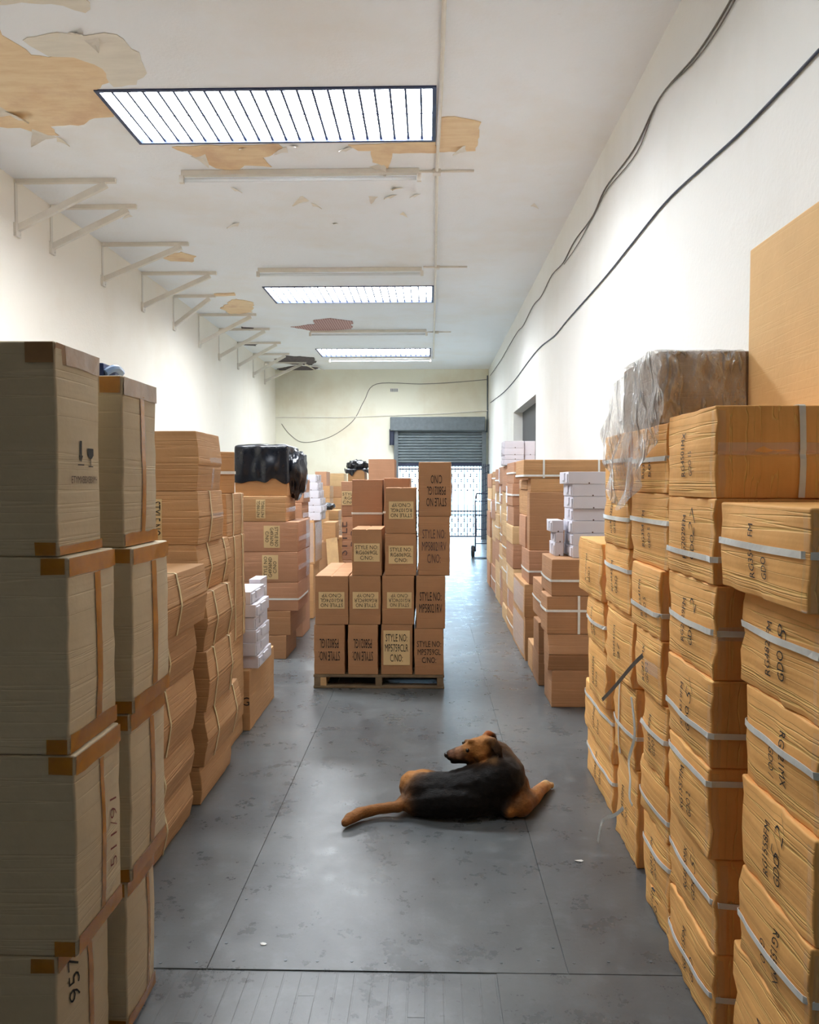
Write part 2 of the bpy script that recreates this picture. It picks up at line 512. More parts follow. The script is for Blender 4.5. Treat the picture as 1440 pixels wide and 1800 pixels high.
        bmesh.ops.recalc_face_normals(sb, faces=sb.faces)
        so = link_mesh('strap', sb, strap_mat or STRAP, o)
        thick(so, 0.0016, 0)
    # tape strips: (face, u0, u1, v0, v1) in units of the half sizes
    for tp in tapes:
        f, a0, a1, b0, b1 = tp[:5]
        tm = tp[5] if len(tp) > 5 else (tape_mat or CLEAR)
        A, B = half[f]
        na = max(1, min(10, round(abs(a1 - a0) * A / 0.05))); nb = max(1, min(10, round(abs(b1 - b0) * B / 0.05)))
        tb = bmesh.new()
        g = []
        for i in range(na + 1):
            for_row = []
            for j in range(nb + 1):
                a = a0 + (a1 - a0) * i / na; b = b0 + (b1 - b0) * j / nb
                jag = 0.006 * noise.noise(Vector((i * 1.7, j * 2.3, SEED[0]))) if (i in (0, na) or j in (0, nb)) else 0
                lim = 0.988
                for_row.append(tb.verts.new(surf(f, max(-lim, min(lim, a)) * A + jag * (abs(a) < lim), max(-lim, min(lim, b)) * B + jag * (abs(b) < lim), 0.0035)))
            g.append(for_row)
        for i in range(na):
            for j in range(nb):
                tb.faces.new((g[i][j], g[i + 1][j], g[i + 1][j + 1], g[i][j + 1]))
        link_mesh('tape', tb, tm, o)
    def write(bmx, f, a, b, body, hgt, rotd, mi, off, bold=0.012, shear=0.0, wid=None):
        vs_, fs, tw, th = text_geo(body, bold, shear)
        c, s = math.cos(math.radians(rotd)), math.sin(math.radians(rotd))
        A, B = half[f]
        ky = hgt / th; kx = wid / tw if wid else ky
        ids = []
        for v in vs_:
            px, py = v.x * kx, v.y * ky
            ids.append(bmx.verts.new(surf(f, a * A + px * c - py * s, b * B + px * s + py * c, off)))
        for q in fs:
            try: bmx.faces.new([ids[i] for i in q]).material_index = mi
            except ValueError: pass
    for pr in prints:
        f, a, b, body, hgt, rotd = pr[:6]
        opt = pr[6] if len(pr) > 6 else {}
        pb = bmesh.new()
        write(pb, f, a, b, body, hgt, rotd, 0, 0.0026, opt.get('bold', 0.0), opt.get('shear', 0.0), opt.get('wid'))
        link_mesh(opt.get('name', 'printed_marking'), pb, opt.get('mat', INK), o)
    for lb in labels:
        f, a, b, w, h, body, rotd = lb[:7]
        A, B = half[f]
        pb = bmesh.new()
        g = [[pb.verts.new(surf(f, a * A + w * (i / 5 - .5), b * B + h * (j / 4 - .5), 0.0026)) for j in range(5)] for i in range(6)]
        for i in range(5):
            for j in range(4):
                pb.faces.new((g[i][j], g[i + 1][j], g[i + 1][j + 1], g[i][j + 1]))
        turned = rotd % 180 != 0
        lw, lh = ((h, w) if turned else (w, h))
        write(pb, f, a, b, body, lh * 0.80, rotd, 1, 0.0042, 0.0, 0, lw * 0.88)
        lo = link_mesh('paper_label', pb, [PAPER, INK], o)
    return o

ORD = ['at the bottom of', 'second up in', 'third up in', 'fourth up in', 'fifth up in', 'sixth up in', 'seventh up in', 'eighth up in', 'ninth up in']
def stack(side, Y0, desc, group, items, xd=0.55, mat=None, base=0.0, ygap=0.012, look='carton', res=0.075, ymax=99.0, **kw):
    """cartons from the floor up; each item gives the near top aisle corner as seen (n) and its far edge (f)."""
    z = base
    made = []
    for k, it in enumerate(items):
        it = dict(kw, **it)
        Y = it.pop('Y', Y0); n = it.pop('n'); f = it.pop('f', None); d = it.pop('xd', xd); yl = it.pop('yl', None)
        m = it.pop('mat', mat); lk = it.pop('look', look); lab = it.pop('label', None)
        p = PY(n[0], n[1], Y)
        X, z1 = p.x, p.z
        y1 = Y + yl if yl else yfar(X, f, z1) - ygap
        x0, x1 = (X, min(X + d, 1.655)) if side > 0 else (max(X - d, -4.36), X)
        y1 = min(y1, ymax)
        o = carton((x0, x1, Y, y1, z, z1 - 0.001), m, res=it.pop('res', res), **it)
        z = z1
        od = ORD[k] if k < len(items) - 1 else 'on top of'
        tag(o, lab or f'{lk} {od} {desc}', 'carton', group)
        made.append(o)
    return made

# ------------------------------------------------------------------ the hall
H = 4.8
XL, XR, YF, YB = -4.38, 1.67, 23.3, -4.0
# floor: boards in the near left, sheets screwed down over the rest, narrow gaps between
bm = bmesh.new()
add_box(bm, XL - .2, XR + .2, YB - .2, YF + .2, -0.30, -0.0042)
g = 0.0009
y_b = PZ(600, 1706, 0).y
x_b = PZ(870, 1706, 0).x
xs = [XL, -3.19, -1.97, PZ(415, 1590, 0).x, PZ(965, 1590, 0).x, XR]
ys = [y_b]
for q in (6.9, 10.3, 14.0, 18.0, YF + .2): ys.append(q)
random.seed(5)
for i in range(len(xs) - 1):
    for j in range(len(ys) - 1):
        add_box(bm, xs[i] + g, xs[i + 1] - g, ys[j] + g, ys[j + 1] - g, -0.02, random.uniform(-0.0008, 0.0))
add_box(bm, x_b + .004, XR, YB, y_b - g, -0.02, -0.0008)
x = XL; k = 0
while x < x_b - .01:
    w = min(0.0575, x_b - x)
    cuts = [YB, y_b - .006] if k % 3 else [YB, y_b - random.uniform(.1, .45), y_b - .006]
    for a, b in zip(cuts, cuts[1:]):
        add_box(bm, x + .0021, x + w - .0021, a + .0015, b - .0015, -0.02, -0.0032 - random.uniform(0, .0006))
    x += w; k += 1
fl = structure(link_mesh('floor', bm, M_FLOOR), 'worn blue grey painted floor of large sheets with narrow boards in front')
bevel_mod(fl, 0.0012, 1)
# screw heads along the sheet joints
random.seed(8)
bm = bmesh.new()
for i in range(14):
    px = 290 + i * 66 + random.uniform(-14, 14)
    p = PZ(px, 1690 + random.uniform(-3, 3), 0)
    add_tube(bm, [(p.x, p.y, -.001), (p.x, p.y, .0012)], .005, 8)
for i in range(9):
    for xx in (xs[3] + .03, xs[4] - .03):
        p = Vector((xx + random.uniform(-.006, .006), y_b + .15 + i * .3, 0))
        add_tube(bm, [(p.x, p.y, -.001), (p.x, p.y, .0012)], .005, 8)
o = link_mesh('screw_heads', bm, STEEL, fl); o['kind'] = 'stuff'

# ceiling with three skylight openings
sky = []
for a, b, c, d in (((165, 158), (765, 150), (768, 247), (242, 253)), ((461, 504), (762, 502), (763, 531), (484, 533)), ((553, 613), (757, 612), (758, 626), (563, 628))):
    A, B, C_, D = (PZ(*q, H) for q in (a, b, c, d))
    sky.append((-2.74, (B.x + C_.x) / 2, B.y, C_.y))
sky.append((-2.74, sky[0][1], 2.5, 3.6))     # added unseen skylight, there to brighten the nearest kraft cartons
bm = bmesh.new()
cx = sorted({XL, XR} | {s[0] for s in sky} | {s[1] for s in sky})
cy = sorted({YB, YF} | {s[2] for s in sky} | {s[3] for s in sky})
UP = 0.10
cv = {}
def CV(x, y, z):
    key = (round(x, 5), round(y, 5), round(z, 5))
    if key not in cv: cv[key] = bm.verts.new((x, y, z))
    return cv[key]
for i in range(len(cx) - 1):
    for j in range(len(cy) - 1):
        mx, my = (cx[i] + cx[i + 1]) / 2, (cy[j] + cy[j + 1]) / 2
        hole = any(s[0] < mx < s[1] and s[2] < my < s[3] for s in sky)
        if hole: continue
        bm.faces.new((CV(cx[i], cy[j], H), CV(cx[i], cy[j + 1], H), CV(cx[i + 1], cy[j + 1], H), CV(cx[i + 1], cy[j], H)))
        bm.faces.new((CV(cx[i], cy[j], H + UP), CV(cx[i + 1], cy[j], H + UP), CV(cx[i + 1], cy[j + 1], H + UP), CV(cx[i], cy[j + 1], H + UP)))
for s in sky:
    c4 = [(s[0], s[2]), (s[1], s[2]), (s[1], s[3]), (s[0], s[3])]
    for (ax, ay), (bx_, by_) in zip(c4, c4[1:] + c4[:1]):
        q = [bm.verts.new((ax, ay, H)), bm.verts.new((bx_, by_, H)), bm.verts.new((bx_, by_, H + UP)), bm.verts.new((ax, ay, H + UP))]
        bm.faces.new(q[::-1])
ceil = structure(link_mesh('ceiling', bm, M_CEIL), 'white ceiling with peeling paint and three skylights')
for k, s in enumerate(sky):
    fr = bmesh.new()
    w = 0.035
    for (a, b, c, d) in ((s[0], s[1], s[2], s[2] + w), (s[0], s[1], s[3] - w, s[3]), (s[0], s[0] + w, s[2] + w, s[3] - w), (s[1] - w, s[1], s[2] + w, s[3] - w)):
        add_box(fr, a, b, c, d, H - .012, H + .03)
    wo = structure(link_mesh(f'window_{k + 1}', fr, BLUEFRAME), ['nearest long barred skylight in the ceiling', 'middle barred skylight in the ceiling', 'farthest barred skylight before the end wall', 'added skylight out of view, brightening the front of the aisle'][k])
    b2 = bmesh.new()
    n = 22
    for i in range(1, n):
        xx = s[0] + (s[1] - s[0]) * i / n
        add_box(b2, xx - .010, xx + .010, s[2] + w, s[3] - w, H + .004, H + .024)
    ym = (s[2] + s[3]) / 2
    add_box(b2, s[0] + w, s[1] - w, ym - .004, ym + .004, H + .010, H + .018)
    link_mesh('bars', b2, BLUEFRAME, wo)
    b3 = bmesh.new()
    add_box(b3, s[0] + .002, s[1] - .002, s[2] + .002, s[3] - .002, H + UP - .02, H + UP - .004)
    link_mesh('pane', b3, PANES[k], wo)

# walls
bm = bmesh.new(); add_box(bm, XL - .2, XL, YB - .2, YF + .2, -0.3, H + .1)
structure(link_mesh('wall_left', bm, M_LEFT), 'warm white left wall under the brackets')
oy0, oy1, oz = PX(942, 760, XR).y, PX(903, 760, XR).y, PX(942, 693, XR).z
bm = bmesh.new()
add_box(bm, XR, XR + .18, YB - .2, oy0, -0.3, H + .1); add_box(bm, XR, XR + .18, oy1, YF + .2, -0.3, H + .1)
add_box(bm, XR, XR + .18, oy0, oy1, oz, H + .1)
structure(link_mesh('wall_right', bm, M_RIGHT), 'white right wall with a recessed doorway and hanging cables')
bm = bmesh.new(); add_box(bm, XR + .18, XR + .24, oy0 - .1, oy1 + .1, -0.3, oz + .1)
structure(link_mesh('door_2', bm, DARKDOOR), 'dark door in the recess of the right wall')
dx0, dx1 = PY(697, 850, YF).x, PY(850, 850, YF).x
dz1 = PY(770, 736, YF).z
bm = bmesh.new()
add_box(bm, XL - .2, dx0, YF, YF + .22, -0.3, H + .1); add_box(bm, dx1, XR + .2, YF, YF + .22, -0.3, H + .1)
add_box(bm, dx0, dx1, YF, YF + .22, dz1, H + .1)
structure(link_mesh('wall_far', bm, M_FAR), 'cream end wall with water stains')
bm = bmesh.new(); add_box(bm, XL - .2, XR + .2, YB - .2, YB, -0.3, H + .1)
structure(link_mesh('wall_back', bm, DARKDOOR), 'wall behind the viewer')
bm = bmesh.new(); add_box(bm, -14, 14, YF + .21, 60, -0.30, -0.03)
structure(link_mesh('ground', bm, CONCRETE), 'sunlit pavement outside the shutter door')

# peeled patches and hanging paint flakes on the ceiling
def patch(poly, mat, seed=0, amp=0.05):
    pts = [PZ(x, y, H) for x, y in poly]
    out = []
    for a, b in zip(pts, pts[1:] + pts[:1]):
        n = max(2, int((b - a).length / 0.06))
        d = (b - a); nr = Vector((-d.y, d.x, 0)).normalized() if d.length else Vector()
        for i in range(n):
            p = a + d * (i / n)
            t = noise.noise(Vector((p.x * 5, p.y * 5, seed))) + 0.6 * noise.noise(Vector((p.x * 15, p.y * 15, seed)))
            out.append(p + nr * amp * t * (0 if i == 0 else 1))
    b_ = bmesh.new()
    top = [b_.verts.new((p.x, p.y, H - 0.0008)) for p in out]
    low = [b_.verts.new((p.x, p.y, H - 0.003 - seed * 0.0012)) for p in out]
    for i in range(len(out)):
        j = (i + 1) % len(out)
        b_.faces.new((low[i], low[j], top[j], top[i]))
    for tri in tessellate_polygon([[v.co.copy() for v in low]]):
        try: b_.faces.new([low[i] for i in tri])
        except ValueError: pass
    bmesh.ops.recalc_face_normals(b_, faces=b_.faces)
    return link_mesh('peeled_patch', b_, mat, ceil)
patch([(-90, 60), (0, 52), (32, 78), (55, 96), (85, 100), (130, 92), (175, 108), (205, 128), (190, 145), (168, 158), (200, 205), (166, 207), (148, 218), (88, 222), (104, 238), (70, 238), (36, 224), (-90, 226)], M_PEEL, 1)
patch([(40, 70), (100, 56), (150, 62), (205, 60), (245, 92), (258, 128), (240, 148), (200, 152), (180, 120), (130, 100), (85, 98)], M_PEEL2, 2)
patch([(-40, -30), (140, -30), (158, 4), (150, 20), (90, 4), (-40, 6)], M_PEEL2, 7)
patch([(302, 258), (345, 256), (490, 253), (500, 264), (462, 276), (478, 293), (430, 290), (412, 302), (380, 295), (345, 276)], M_PEEL, 3, 0.03)
patch([(612, 254), (700, 251), (766, 249), (766, 268), (690, 268), (683, 296), (655, 284), (652, 264), (630, 264)], M_PEEL, 4, 0.03)
patch([(772, 206), (800, 204), (846, 214), (840, 244), (836, 264), (790, 265), (772, 266)], M_PEEL, 5, 0.03)
patch([(285, 452), (318, 442), (345, 450), (338, 460), (300, 458)], M_PEEL, 6, 0.05)
patch([(388, 540), (415, 524), (446, 532), (444, 548), (404, 551)], M_PEEL, 8, 0.08)
patch([(511, 574), (552, 570), (553, 562), (580, 559), (620, 564), (618, 577), (560, 582)], M_LATH, 9, 0.06)
patch([(485, 632), (500, 625), (552, 628), (556, 636), (548, 641), (520, 640), (490, 637)], M_HOLE, 10, 0.08)
patch([(424, 574), (446, 576), (440, 580), (428, 579)], M_HOLE, 11, 0.05)
patch([(416, 601), (452, 602), (450, 607), (420, 605)], M_HOLE, 12, 0.05)
patch([(487, 648), (520, 642), (560, 646), (548, 650), (500, 652)], M_HOLE, 13, 0.05)
patch([(376, 516), (412, 514), (414, 518), (380, 519)], M_PEEL, 14, 0.04)
random.seed(21)
flakes = [(345, 272, 70), (505, 262, 60), (518, 258, 40), (616, 262, 60), (660, 290, 70), (826, 258, 70), (410, 333, 40), (430, 300, 50), (537, 348, 60), (549, 360, 40), (420, 394, 50), (693, 345, 50), (700, 332, 50), (735, 343, 40), (705, 375, 30), (655, 345, 40), (590, 393, 26), (155, 65, 70), (135, 62, 60), (20, 205, 90), (75, 232, 90), (8, 190, 90), (230, 378, 36), (935, 360, 30), (100, 245, 50), (530, 640, 60), (552, 644, 50), (430, 262, 40)]
for (px, py, s) in flakes:
    p = PZ(px, py, H); r = 1.35 * s / 1000 * p.y / 7
    a = random.uniform(0, 6.28); d = Vector((math.cos(a), math.sin(a), 0)); e = Vector((-d.y, d.x, 0))
    b_ = bmesh.new()
    rows = []
    n = 5
    for i in range(n + 1):
        t = i / n
        wdt = r * (1 - t) ** 0.7 * (0.8 + 0.3 * random.random())
        c = p + d * (r * 1.5 * t) + Vector((0, 0, -0.002 - 0.55 * r * t * t))
        rows.append([b_.verts.new(c + e * wdt * q + Vector((0, 0, -0.15 * r * abs(q) * t))) for q in (-1, -.2, .7)])
    for q, w in zip(rows, rows[1:]):
        for i in range(2): b_.faces.new((q[i], q[i + 1], w[i + 1], w[i]))
    thick(link_mesh('paint_flake', b_, PAINT if (px + py) % 3 else M_PEEL2, ceil), 0.0015, 0)

# brackets between left wall and ceiling
for k, (wx, wy, cxp) in enumerate(((28, 405, 195), (90, 437, 232), (180, 494, 325), (250, 540, 375), (305, 574, 366), (350, 605, 446), (385, 628, 470), (418, 644, 490), (445, 659, 505), (465, 671, 535), (486, 684, 552))):
    w = PX(wx, wy, XL)
    c = PZ(cxp, proj((-3.3, w.y, H))[1], H)
    Yk = w.y
    xc = max(-3.7, min(-3.0, c.x))
    r0 = empty('wall_bracket', (XL, Yk, w.z))
    tag(r0, f"white steel angle bracket between left wall and ceiling, {['nearest the viewer', 'second from the viewer', 'third from the viewer', 'fourth from the viewer', 'fifth from the viewer', 'sixth from the viewer', 'fifth from the end wall', 'fourth from the end wall', 'third from the end wall', 'second from the end wall', 'nearest the end wall'][k]}", 'bracket', 'brackets along the left wall')
    dz = H - w.z
    b_ = bmesh.new(); add_beam(b_, (0.02, 0, 0.02), (xc - XL - .05, 0, dz - .062), 0.05, 0.065)
    link_mesh('strut', b_, PAINT, r0)
    b_ = bmesh.new(); add_beam(b_, (0.012, 0, dz - .024), (xc - XL + .05, 0, dz - .024), 0.05, 0.045)
    link_mesh('ceiling_arm', b_, PAINT, r0)
    b_ = bmesh.new(); add_box(b_, 0.001, 0.03, -.055, .055, -.07, .07)
    for zz in (-.04, .04): add_tube(b_, [(0.03, .03, zz), (0.038, .03, zz)], .012, 8)
    link_mesh('wall_plate', b_, PAINT, r0)
    b_ = bmesh.new(); add_box(b_, 0.001, 0.012, -.025, .025, .07, dz - .04)
    link_mesh('upright', b_, PAINT, r0)

# fluorescent fittings
for k, (px0, px1, py) in enumerate(((318, 737, 309), (453, 742, 478), (545, 750, 585), (580, 757, 632))):
    a, b = PZ(px0, py, H - .06), PZ(px1, py, H - .06)
    Yk = (a.y + b.y) / 2
    r0 = empty('fluorescent_light', ((a.x + b.x) / 2, Yk, H)); hw = (b.x - a.x) / 2
    tag(r0, ['long unlit fluorescent batten below the nearest skylight', 'unlit fluorescent batten just before the middle skylight', 'unlit fluorescent batten between middle and farthest skylights', 'unlit fluorescent batten nearest the end wall'][k], 'ceiling light', 'fluorescent battens on the ceiling')
    b_ = bmesh.new(); add_box(b_, -hw, hw, -.035, .035, -.055, -.001); bevel_mod(link_mesh('housing', b_, PAINT, r0), .006)
    b_ = bmesh.new(); add_tube(b_, [(-hw + .03, .0, -.095), (hw - .03, .0, -.095)], .019, 12); link_mesh('tube', b_, TUBE, r0, smooth=True)
    for sx in (-1, 1):
        b_ = bmesh.new(); add_box(b_, sx * hw - .022, sx * hw + .022, -.024, .024, -.125, -.05); link_mesh('lamp_holder', b_, PAINT, r0)
# conduit
b_ = bmesh.new()
cpx = [(781, 0), (776, 150), (768, 300), (766, 460), (764, 560), (762, 630)]
cp = [PZ(x, y, H - .018) for x, y in cpx]
cp = [cp[0] + (cp[0] - cp[1]) * 1.5] + cp
add_tube(b_, cp, .017, 8)
cd = tag(link_mesh('electrical_conduit', b_, PAINT, smooth=True), 'long white conduit running along the ceiling beside the skylights', 'conduit')
for py, l in ((302, .38), (470, .45), (584, .3)):
    p = PZ(768, py, H - .018)
    b_ = bmesh.new(); add_box(b_, p.x - .04, p.x + .04, p.y - .04, p.y + .04, H - .045, H - .001)
    link_mesh('junction_box', b_, PAINT, cd)
    b_ = bmesh.new(); add_tube(b_, [(p.x - .2, p.y, H - .014), (p.x + l, p.y, H - .014)], .012, 6)
    link_mesh('side_pipe', b_, PAINT, cd)

# cables on the right wall and the end wall
def cable(name, pts, r, label, mat=CABLE):
    b_ = bmesh.new(); add_tube(b_, spline(pts, 6), r, 6)
    return tag(link_mesh(name, b_, mat, smooth=True), label, 'cable')
XW = XR - 0.011
c1 = [(1330, -90), (1285, 0), (1225, 95), (1160, 172), (1115, 262), (1065, 330), (1042, 380), (1010, 424), (990, 462), (970, 484), (952, 520), (937, 538), (920, 572), (910, 583), (895, 608), (880, 634), (862, 660)]
cable('wall_cable', [PX(x, y, XW) for x, y in c1], .007, 'upper looped grey cable clipped along the right wall near the ceiling')
cable('wall_cable', [PX(x + 5 * math.sin(i * 1.1) ** 2, y + 7 * math.sin(i * 1.1) ** 2, XW) for i, (x, y) in enumerate(c1[:9])], .005, 'thin cable sagging just under the upper looped cable on right wall')
c2 = [(1500, 25), (1440, 88), (1380, 152), (1300, 235), (1240, 290), (1170, 356), (1110, 430), (1060, 492), (1000, 560), (975, 590), (950, 610), (930, 634), (905, 668), (885, 690), (862, 708)]
cable('wall_cable', [PX(x, y, XW) for x, y in c2], .008, 'lower dark cable slanting down along the right wall', IRON)
YW = YF - 0.01
cable('wall_cable', [PY(x, y, YW) for x, y in ((857, 667), (800, 672), (740, 675), (662, 675), (640, 705), (622, 738), (592, 762), (562, 774), (530, 777), (508, 762), (495, 745))], .008, 'thin cable drooping in a curve across the end wall')
b_ = bmesh.new(); add_tube(b_, [PY(x, y, YW - .01) for x, y in ((484, 810), (484, 733.5), (600, 734), (700, 730), (780, 727), (857, 722))], .014, 6)
tag(link_mesh('wall_pipe', b_, PAINT), 'thin pale pipe running across the end wall above the shutter', 'pipe')
b_ = bmesh.new(); add_tube(b_, [PY(x, y, YW) for x, y in ((857, 660), (857, 720), (856, 760))], .02, 6)
tag(link_mesh('wall_pipe', b_, STEEL), 'grey pipe running down the right corner of end wall', 'pipe')
p = PY(693, 686, YF)
r0 = bmesh.new(); add_box(r0, p.x - .11, p.x + .11, YF - .02, YF - .001, p.z - .05, p.z + .05)
vt = tag(link_mesh('wall_vent', r0, PAINT), 'small grey slotted vent high on the end wall', 'vent')
for i in range(6):
    b_ = bmesh.new(); add_box(b_, p.x - .10 + i * .036, p.x - .08 + i * .036, YF - .026, YF - .018, p.z - .04, p.z + .04)
    link_mesh('slot', b_, STEEL, vt)

# ------------------------------------------------------------------ roller shutter, gate, hand truck
r0 = empty('roller_shutter', ((dx0 + dx1) / 2, YF, 0))
tag(r0, 'grey steel roller shutter half open in the end wall', 'roller shutter')
cxs = (dx0 + dx1) / 2; hwd = (dx1 - dx0) / 2
A, B = PY(686, 733, YF - .3), PY(853, 757, YF - .3)
b_ = bmesh.new(); add_box(b_, A.x - cxs, B.x - cxs, -.34, -.01, B.z, A.z); bevel_mod(link_mesh('housing', b_, STEEL, r0), .02)
zt, zb = B.z, PY(770, 814, YF).z
n = 12
b_ = bmesh.new()
prof = []
for i in range(n):
    for q in range(6):
        t = (i + q / 6) / n
        prof.append((-.12 - .055 * math.sin(math.pi * q / 5), zb + (zt + .05 - zb) * t))
rows = [[b_.verts.new((xx, y, z)) for y, z in prof] for xx in (-hwd + .02, hwd - .02)]
for i in range(len(prof) - 1): b_.faces.new((rows[0][i], rows[1][i], rows[1][i + 1], rows[0][i + 1]))
cu = link_mesh('slat_curtain', b_, SLATE, r0); thick(cu, .012, 0)
b_ = bmesh.new(); add_box(b_, -hwd + .02, hwd - .02, -.17, -.10, zb - .10, zb); link_mesh('bottom_rail', b_, IRON, r0)
for sx in (-1, 1):
    b_ = bmesh.new(); add_box(b_, sx * hwd - .06, sx * hwd + .06, -.2, -.02, 0.0, zt); link_mesh('guide_rail', b_, STEEL, r0)
b_ = bmesh.new(); add_tube(b_, [(-hwd - .12, -.2, zb + .5), (-hwd - .12, -.2, zb + .95)], .07, 10); link_mesh('chain_gear', b_, IRON, r0)
# folding security gate in the opening
r0 = empty('security_gate', (cxs, YF + .1, 0))
tag(r0, 'dark iron security gate with diamond lattice in the bright doorway', 'gate')
nb = 26
bars = bmesh.new()
for i in range(nb + 1):
    xx = -hwd + .1 + (2 * hwd - .2) * i / nb
    add_beam(bars, (xx, 0, .06), (xx, 0, zb + .1), .022, .018, Vector((0, 1, 0)))
link_mesh('upright_bars', bars, IRON, r0)
for zz in (.06, .78, 1.98):
    b_ = bmesh.new(); add_box(b_, -hwd + .06, hwd - .06, -.02, .02, zz - .02, zz + .02); link_mesh('rail', b_, IRON, r0)
b_ = bmesh.new(); add_box(b_, -hwd + .06, hwd - .06, -.02, .02, .66, .69); link_mesh('rail', b_, IRON, r0)
lat = bmesh.new()
st = (2 * hwd - .2) / nb * 2
for i in range(nb // 2):
    xa = -hwd + .1 + st * i
    for za, zc in ((.1, .38), (.38, .66), (1.35, 1.65), (1.65, 1.95)):
        add_beam(lat, (xa, .012, za), (xa + st / 2, .012, (za + zc) / 2), .017, .014, Vector((0, 1, 0)))
        add_beam(lat, (xa + st / 2, .012, (za + zc) / 2), (xa, .012, zc), .017, .014, Vector((0, 1, 0)))
        add_beam(lat, (xa + st, .012, za), (xa + st / 2, .012, (za + zc) / 2), .017, .014, Vector((0, 1, 0)))
        add_beam(lat, (xa + st / 2, .012, (za + zc) / 2), (xa + st, .012, zc), .017, .014, Vector((0, 1, 0)))
link_mesh('lattice', lat, IRON, r0)
# folded gate leaf standing open at the right of the doorway
r1 = empty('security_gate', (PY(853, 880, 22.6).x, 22.6, 0))
tag(r1, 'folded dark gate leaf bunched at the right of the doorway', 'gate')
b_ = bmesh.new()
for i in range(5): add_beam(b_, (-.10 + i * .05, -.03 * (i % 2), 0.02), (-.10 + i * .05, -.03 * (i % 2), 2.1), .022, .03, Vector((0, 1, 0)))
link_mesh('upright_bars', b_, IRON, r1)
b_ = bmesh.new()
for i in range(12): add_beam(b_, (-.11, -.05, .12 + i * .17), (.11, -.05, .2 + i * .17), .016, .012, Vector((0, 1, 0)))
link_mesh('lattice', b_, IRON, r1)
# hand truck
ty = 17.4
p = PY(849, 968, ty)
r0 = empty('hand_truck', (p.x, ty, 0))
tag(r0, 'dark two wheeled hand truck standing by the far right cartons', 'hand truck')
b_ = bmesh.new()
for sx in (-.16, .16): add_tube(b_, spline([(sx, 0, .13), (sx, .02, .7), (sx, .06, 1.2), (sx * .8, .16, 1.36)], 4), .016, 8)
for zz in (.3, .6, .9, 1.2): add_tube(b_, [(-.16, .03, zz), (.16, .03, zz)], .012, 6)
add_tube(b_, [(-.128, .16, 1.36), (.128, .16, 1.36)], .016, 8)
link_mesh('frame', b_, IRON, r0)
b_ = bmesh.new(); add_box(b_, -.2, .2, -.26, -.02, .012, .022); link_mesh('toe_plate', b_, IRON, r0)
for sx in (-.21, .21):
    b_ = bmesh.new(); add_tube(b_, [(sx - .035, .05, .13), (sx - .025, .05, .13), (sx + .025, .05, .13), (sx + .035, .05, .13)], [.11, .13, .13, .11], 20)
    w = link_mesh('wheel', b_, RUBBER, r0)
    b_ = bmesh.new(); add_tube(b_, [(sx - .04, .05, .13), (sx + .04, .05, .13)], .045, 12); link_mesh('hub', b_, STEEL, w)

# ------------------------------------------------------------------ symbols printed on the big grey cartons
def symbol(key, polys):
    vs_, fs = [], []
    for p in polys:
        b = len(vs_); vs_ += [Vector((x, y, 0)) for x, y in p]; fs.append(tuple(range(b, b + len(p))))
    x0, x1 = min(v.x for v in vs_), max(v.x for v in vs_); y0, y1 = min(v.y for v in vs_), max(v.y for v in vs_)
    for v in vs_: v.x -= (x0 + x1) / 2; v.y -= (y0 + y1) / 2
    TEXTS[(key, 0.0, 0.0)] = (vs_, fs, x1 - x0, y1 - y0)
symbol('#arrow', [[(-.5, 0), (.5, 0), (.5, .12), (-.5, .12)], [(0, .35), (.32, 1.2), (-.32, 1.2)], [(-.15, 1.2), (.15, 1.2), (.15, 3), (-.15, 3)]])
symbol('#goblet', [[(-.4, 0), (.4, 0), (.4, .1), (-.4, .1)], [(-.06, .1), (.06, .1), (.06, 1), (-.06, 1)], [(-.18, 1), (.18, 1), (.5, 1.4), (.5, 2.2), (-.5, 2.2), (-.5, 1.4)]])

# ------------------------------------------------------------------ right wall: orange kraft cartons
GR = 'strapped kraft cartons along the right wall'
def rp(a, b, rot=90, u=0.05, f='x-', h=0.032, m=INK, hand=None):
    """two lines of stencilled writing running up (90) or down (270) the aisle end of a carton"""
    s = 1 if rot == 90 else -1
    out = [(f, u - s * -0.16 * -1, 0.0, a, h, rot, {'mat': m, 'wid': 0.135, 'bold': 0.0}),
           (f, u + s * 0.16, -0.22, b, h * 0.95, rot, {'mat': m, 'wid': 0.075, 'bold': 0.0})]
    if hand: out.append((f, u + s * 0.17, 0.40, hand, 0.05, rot - 14, {'mat': m, 'bold': -0.02, 'shear': 0.3, 'name': 'handwriting'}))
    return out
kw = dict(bulge=0.012, crumple=0.009, res=0.045, bev=0.006, corner=True)
stack(1, 1.80, 'the nearest right hand stack', GR, [
    dict(n=(1424, 1850), f=1288, look='kraft carton', prints=rp('RG1556FM', 'GDO 3')),
    dict(n=(1426, 1668), f=1300, look='strapped kraft carton', straps=[('h', .45)], prints=rp('RG1555MX', 'GDO /', 270)),
    dict(n=(1434, 1478), f=1303, look='unstrapped kraft carton with scrawled numbers', prints=rp('RG1558FM', 'GDO', 90, hand='5/2/')),
    dict(n=(1442, 1282), f=1309, look='strapped kraft carton', straps=[('h', .58)], prints=rp('RG421MX', 'GDO /', 270)),
    dict(n=(1446, 1078), f=1304, look='strapped kraft carton with a scrawled 8', straps=[('h', .62)], prints=rp('RG482 FM', 'GDO', 90, hand='8')),
    dict(n=(1424, 892), f=1262, look='jutting kraft carton with a wide white strap', straps=[('h', .55)], prints=rp('RG3541 FM', 'GDO 7'), Y=1.77),
], xd=0.74, mat=KRAFT, ymax=2.29, **kw)
